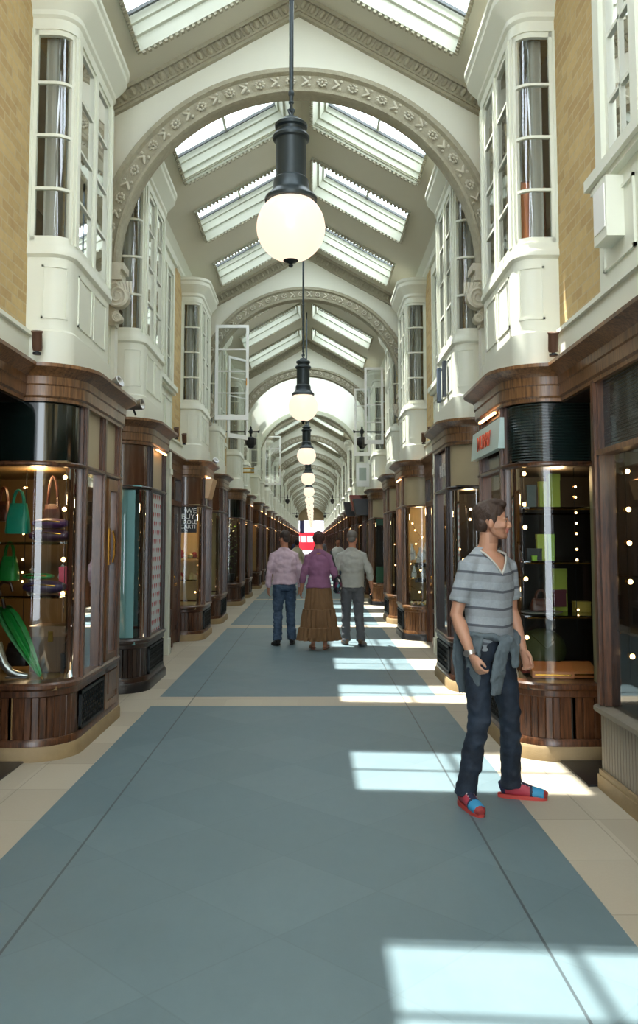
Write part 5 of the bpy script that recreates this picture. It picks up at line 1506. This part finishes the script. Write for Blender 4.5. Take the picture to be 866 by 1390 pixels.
        bot = [q(L_, -.040, w*1.02) for L_, w in prof]+[q(L_, -.040, -w*1.02) for L_, w in prof[::-1]]
        mb.grid([top, bot], False, True, True, smooth=False)
        child('shoe_sole', mb.mesh('shoe_sole', shc['sole']))
        if shc.get('lace'):
            mb = MB()
            for i in range(5):
                f = .085+.022*i; mb.tube([q(f, .050-.008*i, -.026), q(f+.006, .060-.009*i, 0), q(f, .050-.008*i, .026)], .0045, 6)
                if i < 4: mb.tube([q(f, .052-.008*i, -.024), q(f+.022, .052-.009*i, .024)], .004, 5)
            mb.tube([q(.08, .062, 0), q(.07, .07, .03), q(.06, .045, .055)], .004, 5); mb.tube([q(.08, .062, 0), q(.07, .07, -.03), q(.055, .05, -.05)], .004, 5)
            child('laces', mb.mesh('laces', flat('lace', (224, 216, 208), .8)))
    return root, child, T

def striped_mat():
    m, t, b = new_mat('grey_striped_jersey'); co, xyz = t.coord(); z = xyz[2]
    tilt = t.math('MULTIPLY_ADD', t.math('ABSOLUTE', xyz[0]), -.10, z)
    ph = t.math('FLOORED_MODULO', t.math('ADD', tilt, .002), .103)
    thin = t.math('LESS_THAN', ph, .015)
    wide = t.math('GREATER_THAN', ph, .06)
    nz = t.noise(co, 60, 3, .7)
    base = t.mix(nz, srgb(132, 140, 146), srgb(162, 170, 176))
    c = t.mix(t.math('MULTIPLY', wide, .35), base, srgb(118, 122, 124)); c = t.mix(t.math('MULTIPLY', thin, .85), c, srgb(62, 66, 76))
    t.l.new(c, b.inputs['Base Color']); b.inputs['Roughness'].default_value = .85
    return m
def denim(name, c1, c2):
    m, t, b = new_mat(name); co, xyz = t.coord(); n1 = t.noise(co, 5, 4, .6); n2 = t.noise(co, 160, 2, .6)
    f = t.math('ADD', t.math('MULTIPLY', n1, .9), t.math('MULTIPLY', n2, .25)); f = t.math('MULTIPLY_ADD', t.math('SUBTRACT', f, .55), 2.2, .35, clamp=True)
    t.l.new(t.mix(f, c1, c2), b.inputs['Base Color']); b.inputs['Roughness'].default_value = .8; return m
skin = flat('skin', (190, 142, 116), .5, var=.05, scale=12); skin.node_tree.nodes['Principled BSDF'].inputs['Subsurface Weight'].default_value = .08
skin2 = flat('skin2', (186, 128, 100), .55, var=.05, scale=12)

def joints(sw=.185, **kw):
    J = dict(shR=(sw-.012, 0, 1.385), shL=(-sw+.012, 0, 1.385), elR=(sw+.055, -.02, 1.12), elL=(-sw-.055, -.02, 1.12), wrR=(sw+.05, .05, .88), wrL=(-sw-.05, .05, .88),
             hpR=(.09, 0, .90), hpL=(-.09, 0, .90), knR=(.10, .02, .50), knL=(-.10, .02, .50), anR=(.11, 0, .10), anL=(-.11, 0, .10))
    J.update(kw); return J
# ---- the man in the striped T-shirt
J = joints(.182, elR=(.228, -.035, 1.11), wrR=(.215, .075, .885), elL=(-.228, -.03, 1.12), wrL=(-.240, .05, .88), hpR=(.088, 0, .91), hpL=(-.088, 0, .91),
           knR=(.135, .05, .50), knL=(-.13, .035, .50), anR=(.185, -.02, .10), anL=(-.17, -.0, .10), toeR=.33, toeL=-.72, head_yaw=math.radians(50), nod=0, head_off=(-.01, .03, .062), curl=1.0)
man, mchild, mT = person((1.215, 5.21, 0), math.radians(-147), 'man in a grey striped V-neck T-shirt and dark jeans standing at the right, looking right', J,
    dict(skin=skin, hair=flat('darkhair', (60, 43, 33), .6, bump=.6, bscale=120), hairstyle='quiff', stubble=True, vox=.008, bvox=.0055, h=1.80, hairamp=.005,
         top=dict(mat=striped_mat(), sleeve=.4, vneck=True, name='striped_shirt', hem=.90, amp=.010), bottom=dict(kind='trousers', mat=denim('dark_denim', srgb(12, 20, 32), srgb(40, 56, 74)), amp=.010, w=.98),
         shoes=dict(kind='trainer', mat=flat('shoepink', (176, 60, 76), .6), toe=flat('shoeblue', (56, 146, 190), .6), mid=flat('shoenavy', (30, 34, 62), .6), cap=flat('shoecap', (150, 52, 50), .6), sole=flat('solered', (186, 66, 58), .6), lace=True)))
# watch
mb = MB(); wr, el = V(J['wrR']), V(J['elR']); ax = (wr-el).normalized()
c = wr-ax*.012
mb.lathe([(.030, -.012), (.034, -.012), (.034, .012), (.030, .012), (.030, -.012)], c, 20, axis=ax); mb.lathe([(0, 0), (.019, 0), (.019, .010), (0, .011)], c+V((.030, .0, 0)), 16, axis=(1, .2, 0)); mchild('wristwatch', mb.mesh('wristwatch', M['silver']))
# cardigan tied round the waist
grey = flat('cardigan', (92, 104, 110), .9, bump=.4, bscale=80)
mb = MB(); pts, rad = [], []
for i in range(33):
    a = 2*PI*i/32+PI/2; sag = 0
    pts.append((.185*math.cos(a), .140*math.sin(a), .995+.02*math.sin(a*2)-.03*math.sin(a))); rad.append((.020, .034))
mb.tube(pts, rad, 10, up=(1, 0, 0))
mb.ell((.0, .155, .965), (.045, .034, .035), n=12)
mb.tube([(.01, .155, .97), (.055, .165, .91), (.085, .165, .82), (.095, .16, .74), (.10, .155, .66)], [(.03, .022), (.045, .020), (.05, .018), (.048, .016), (.03, .012)], 12, up=(1, 0, 0))
mb.tube([(-.01, .155, .97), (-.05, .16, .92), (-.06, .16, .86), (-.055, .155, .80)], [(.028, .022), (.036, .020), (.036, .018), (.028, .012)], 12, up=(1, 0, 0))
mb.tube([(.0, -.135, 1.0), (0, -.155, .9), (0, -.15, .75), (0, -.14, .62)], [(.15, .02), (.16, .022), (.15, .02), (.12, .015)], 16, up=(1, 0, 0))
mb.tube([(.15, .06, 1.0), (.175, .05, .93), (.172, .04, .80), (.16, .05, .70)], [(.02, .05), (.02, .06), (.018, .05), (.012, .03)], 12, up=(1, 0, 0))
mchild('tied_cardigan', remesh(mb, .007, 3, .5, disp=fold(.012, 16, 18, 1), mats=[grey]))

# ---- three people walking away
shirtpink = flat('paleshirt', (204, 178, 190), .85, bump=.2, bscale=50); plumshirt = flat('plumshirt', (140, 92, 124), .8); greytop = flat('greytop', (172, 172, 164), .9)
person((-.285, 13.0, 0), 0.06, 'man in pale pink shirt and blue jeans walking away at the left of the trio',
    joints(.19, knL=(-.10, -.02, .50), anL=(-.11, -.13, .115), knR=(.10, .06, .50), anR=(.12, .05, .10), toeL=-.35, toeR=.12, heelL=.15, wrL=(-.25, .06, .87), wrR=(.24, .07, .88), head_yaw=.55),
    dict(skin=skin2, hair=flat('brownhair', (58, 46, 40), .7), vox=.009, h=1.72, face=False, hairamp=.003, top=dict(mat=shirtpink, sleeve=1, name='shirt', hem=.94, collar=True, amp=.018, baggy=True), bottom=dict(kind='trousers', mat=denim('mid_denim', srgb(30, 48, 70), srgb(76, 98, 122)), belt=flat('belt', (70, 40, 34), .5), amp=.014, w=1.12),
         shoes=dict(kind='shoe', mat=flat('shoeblack', (34, 28, 28), .4), sole=M['black'])))
w_, wch, _ = person((.235, 12.4, 0), 0, 'woman in plum shirt and long brown tiered skirt walking away',
    joints(.165, knL=(-.08, 0, .5), anL=(-.085, -.02, .10), anR=(.095, -.06, .10), knR=(.08, .05, .5), toeL=-.15, toeR=.2, wrL=(-.27, .10, .87), elL=(-.235, -.02, 1.12), elR=(.24, -.05, 1.13), wrR=(.27, .12, .95), curl=.7),
    dict(skin=skin2, hair=flat('auburn', (66, 36, 32), .7, bump=.5, bscale=60), hairstyle='bob', female=True, vox=.009, h=1.70, face=False, hairamp=.01, top=dict(mat=plumshirt, sleeve=.9, name='shirt', hem=.93, collar=True, amp=.014, baggy=True),
         bottom=dict(kind='skirt', mat=flat('brownskirt', (120, 88, 56), .85, var=.18, scale=9, stretch=(3, 3, .6)), tiers=[(.97, .165, .125, .002, 18), (.90, .185, .15, .006, 18), (.72, .205, .165, .012, 18), (.62, .215, .18, .014, 20), (.61, .238, .2, .008, 20), (.44, .26, .215, .018, 22), (.345, .27, .225, .018, 22), (.335, .298, .245, .010, 26), (.20, .315, .255, .026, 24), (.15, .33, .26, .03, 19)]),
         shoes=dict(kind='sandal', mat=flat('sandal', (120, 74, 54), .6))))
person((.745, 12.9, 0), -0.05, 'grey haired man in pale grey jumper and grey trousers walking away',
    joints(.195, knL=(-.10, .06, .50), anL=(-.10, .06, .10), knR=(.10, -.01, .5), anR=(.13, -.12, .12), toeR=.35, toeL=-.25, heelR=.15, wrR=(.30, .08, .89), elR=(.27, -.04, 1.13), elL=(-.26, .0, 1.13), wrL=(-.25, .12, .92), head_yaw=-.15),
    dict(skin=skin2, hair=flat('greyhair', (116, 110, 104), .7), vox=.009, h=1.72, face=False, hairamp=.003, top=dict(mat=greytop, sleeve=.6, name='jumper', hem=.90, collar=True, amp=.016, baggy=True), bottom=dict(kind='trousers', mat=flat('greytrousers', (92, 94, 98), .85), amp=.012, w=1.1),
         shoes=dict(kind='shoe', mat=flat('shoebrown', (112, 88, 66), .5), sole=M['black'])))
# her shoulder bag
t = thing('shoulder_bag', 'patterned dark and turquoise bag on the right side of the woman in the long skirt', 'bag', (.50, 12.42, .86))
mb = MB(); mb.tube([(0, 0, .22), (0, 0, .16), (.01, 0, .08), (.01, 0, -.02), (.01, 0, -.05)], [(.05, .08), (.06, .11), (.065, .13), (.06, .12), (.04, .09)], 18, up=(1, 0, 0))
pm, pt_, pb = new_mat('patterned_bag'); co, xyz = pt_.coord(); vn = pt_.node('ShaderNodeTexVoronoi', i_Scale=26); pt_.l.new(co, vn.inputs['Vector'])
cr = pt_.n.new('ShaderNodeValToRGB'); cr.color_ramp.interpolation = 'CONSTANT'; el_ = cr.color_ramp.elements; el_[0].color = srgb(24, 26, 34); el_[1].position = .45; el_[1].color = srgb(70, 130, 140)
e = el_.new(.62); e.color = srgb(220, 214, 208); e = el_.new(.72); e.color = srgb(110, 50, 80); e = el_.new(.82); e.color = srgb(30, 30, 36)
sp = pt_.n.new('ShaderNodeSeparateColor'); pt_.l.new(vn.outputs['Color'], sp.inputs[0]); pt_.l.new(sp.outputs[0], cr.inputs[0]); pt_.l.new(cr.outputs[0], pb.inputs['Base Color'])
O('bag_body', mb, pm, t)
mb = MB(); mb.tube([(0, -.08, .2), (-.06, -.06, .45), (-.09, -.0, .56), (-.06, .07, .42), (0, .08, .2)], [(.014, .006)]*5, 8); O('shoulder_strap', mb, M['black'], t)

# ---- tiny figures far ahead
def tiny(loc, yaw, label, topc, botc, hairc, h=1.7, fem=False):
    person(loc, yaw, label, joints(.18 if not fem else .165, knL=(-.1, .06, .5), anL=(-.1, .05, .1), anR=(.1, -.12, .12), heelR=.2),
        dict(skin=skin2, hair=flat('h_'+label[:14], hairc, .7), vox=.02, bvox=.014, h=h, face=False, female=fem, hairstyle='bob' if fem else 'short', hairamp=.003,
             top=dict(mat=flat('t_'+label[:14], topc, .8), sleeve=1, name='top', hem=.92, collar=True), bottom=dict(kind='trousers', mat=flat('b_'+label[:14], botc, .8)), shoes=dict(kind='shoe', mat=M['black'], sole=M['black'])))
tiny((-.36, 27.5, 0), 0.1, 'distant dark haired person in pale yellow, left of the woman in plum', (206, 200, 170), (60, 60, 70), (28, 24, 24), 1.62, True)
tiny((.95, 27.0, 0), PI, 'distant person in a white top, seen between the woman and the grey haired man', (240, 240, 238), (50, 56, 80), (60, 44, 34), 1.66, True)
tiny((.45, 44, 0), 0, 'far off person in dark blue walking down the middle of the arcade', (50, 60, 90), (30, 30, 40), (30, 26, 24))
tiny((-.9, 52, 0), PI, 'far off person in red near the left row of shops', (190, 30, 40), (40, 40, 50), (40, 30, 26))
tiny((.9, 60, 0), PI, 'farthest visible person, in grey near the right row of shops', (120, 120, 126), (30, 30, 36), (40, 34, 30))

# ================================================================== LIGHT
w = bpy.data.worlds.new('sky'); SC.world = w; w.use_nodes = True
bg = w.node_tree.nodes['Background']; bg.inputs[0].default_value = (.84, .93, 1.0, 1); bg.inputs[1].default_value = WORLD
sun = bpy.data.lights.new('sun', 'SUN'); sun.energy = SUN; sun.angle = math.radians(.6); sun.color = (1, .96, .88)
so = bpy.data.objects.new('sun', sun); COL.objects.link(so)
d = V((.31, -.18, -1)); so.rotation_euler = d.to_track_quat('-Z', 'Y').to_euler(); so.location = (-3, 10, 12)
def lamp(name, loc, e, col=(1, .66, .34), r=.06):
    l = bpy.data.lights.new(name, 'POINT'); l.energy = e; l.color = col; l.shadow_soft_size = r
    o = bpy.data.objects.new(name, l); COL.objects.link(o); o.location = loc
lamp('display_light', (-2.05, YL+.6, 2.05), 6); lamp('display_light', (2.1, YL+.6, 2.05), 5)
lamp('display_light', (-2.2, YL+.9, .95), 2.5)
lamp('display_light', (1.9, Y3+.5, 2.05), 9); lamp('display_light', (-1.9, Y3+.5, 2.05), 8)
lamp('display_light', (1.9, A0+BY2[0]+.7, 2.05), 5); lamp('display_light', (2.3, 4.2, 2.05), 4)
lamp('display_light', (-1.9, Y5+.5, 2.05), 5)
# small bulbs under the cornices
for i, (s, y) in enumerate(((1, 6.9), (-1, 9.6), (-1, Y3+.6), (1, Y3+.6))):
    mb = MB(); mb.box(-.01, .01, -.3, .3, -.008, .008); o = O('cornice_striplight', mb, M['tube'], loc=(s*(BX-.045), y, 2.57)); tag(o, ['thin warm strip light under the nearest right cornice', 'thin warm strip light under the second left cornice', 'thin warm strip light under the third left cornice', 'thin warm strip light under the third right cornice'][i], 'light')
# ================================================================== CAMERA
F = 1150.0; TH = math.atan(85/F); YAW = math.atan(9/F)
cam = bpy.data.cameras.new('camera'); co_ = bpy.data.objects.new('camera', cam); COL.objects.link(co_); SC.camera = co_
cam.sensor_fit = 'VERTICAL'; cam.sensor_height = 36; cam.lens = F/1390*36; cam.shift_y = -45/1390; cam.clip_end = 500; cam.clip_start = .05
co_.location = (CAMX, 0, CAMZ); co_.rotation_euler = (PI/2+TH, 0, -YAW)
vs = SC.view_settings; vs.view_transform = 'Standard'; vs.look = 'None'; vs.gamma = 1; vs.exposure = EXPO; vs.use_curve_mapping = False
SC.cycles.use_denoising = True; SC.cycles.max_bounces = 10; SC.cycles.diffuse_bounces = 6; SC.cycles.transparent_max_bounces = 24; SC.cycles.glossy_bounces = 4; SC.cycles.sample_clamp_indirect = 6
SC.cycles.caustics_reflective = False; SC.cycles.caustics_refractive = False
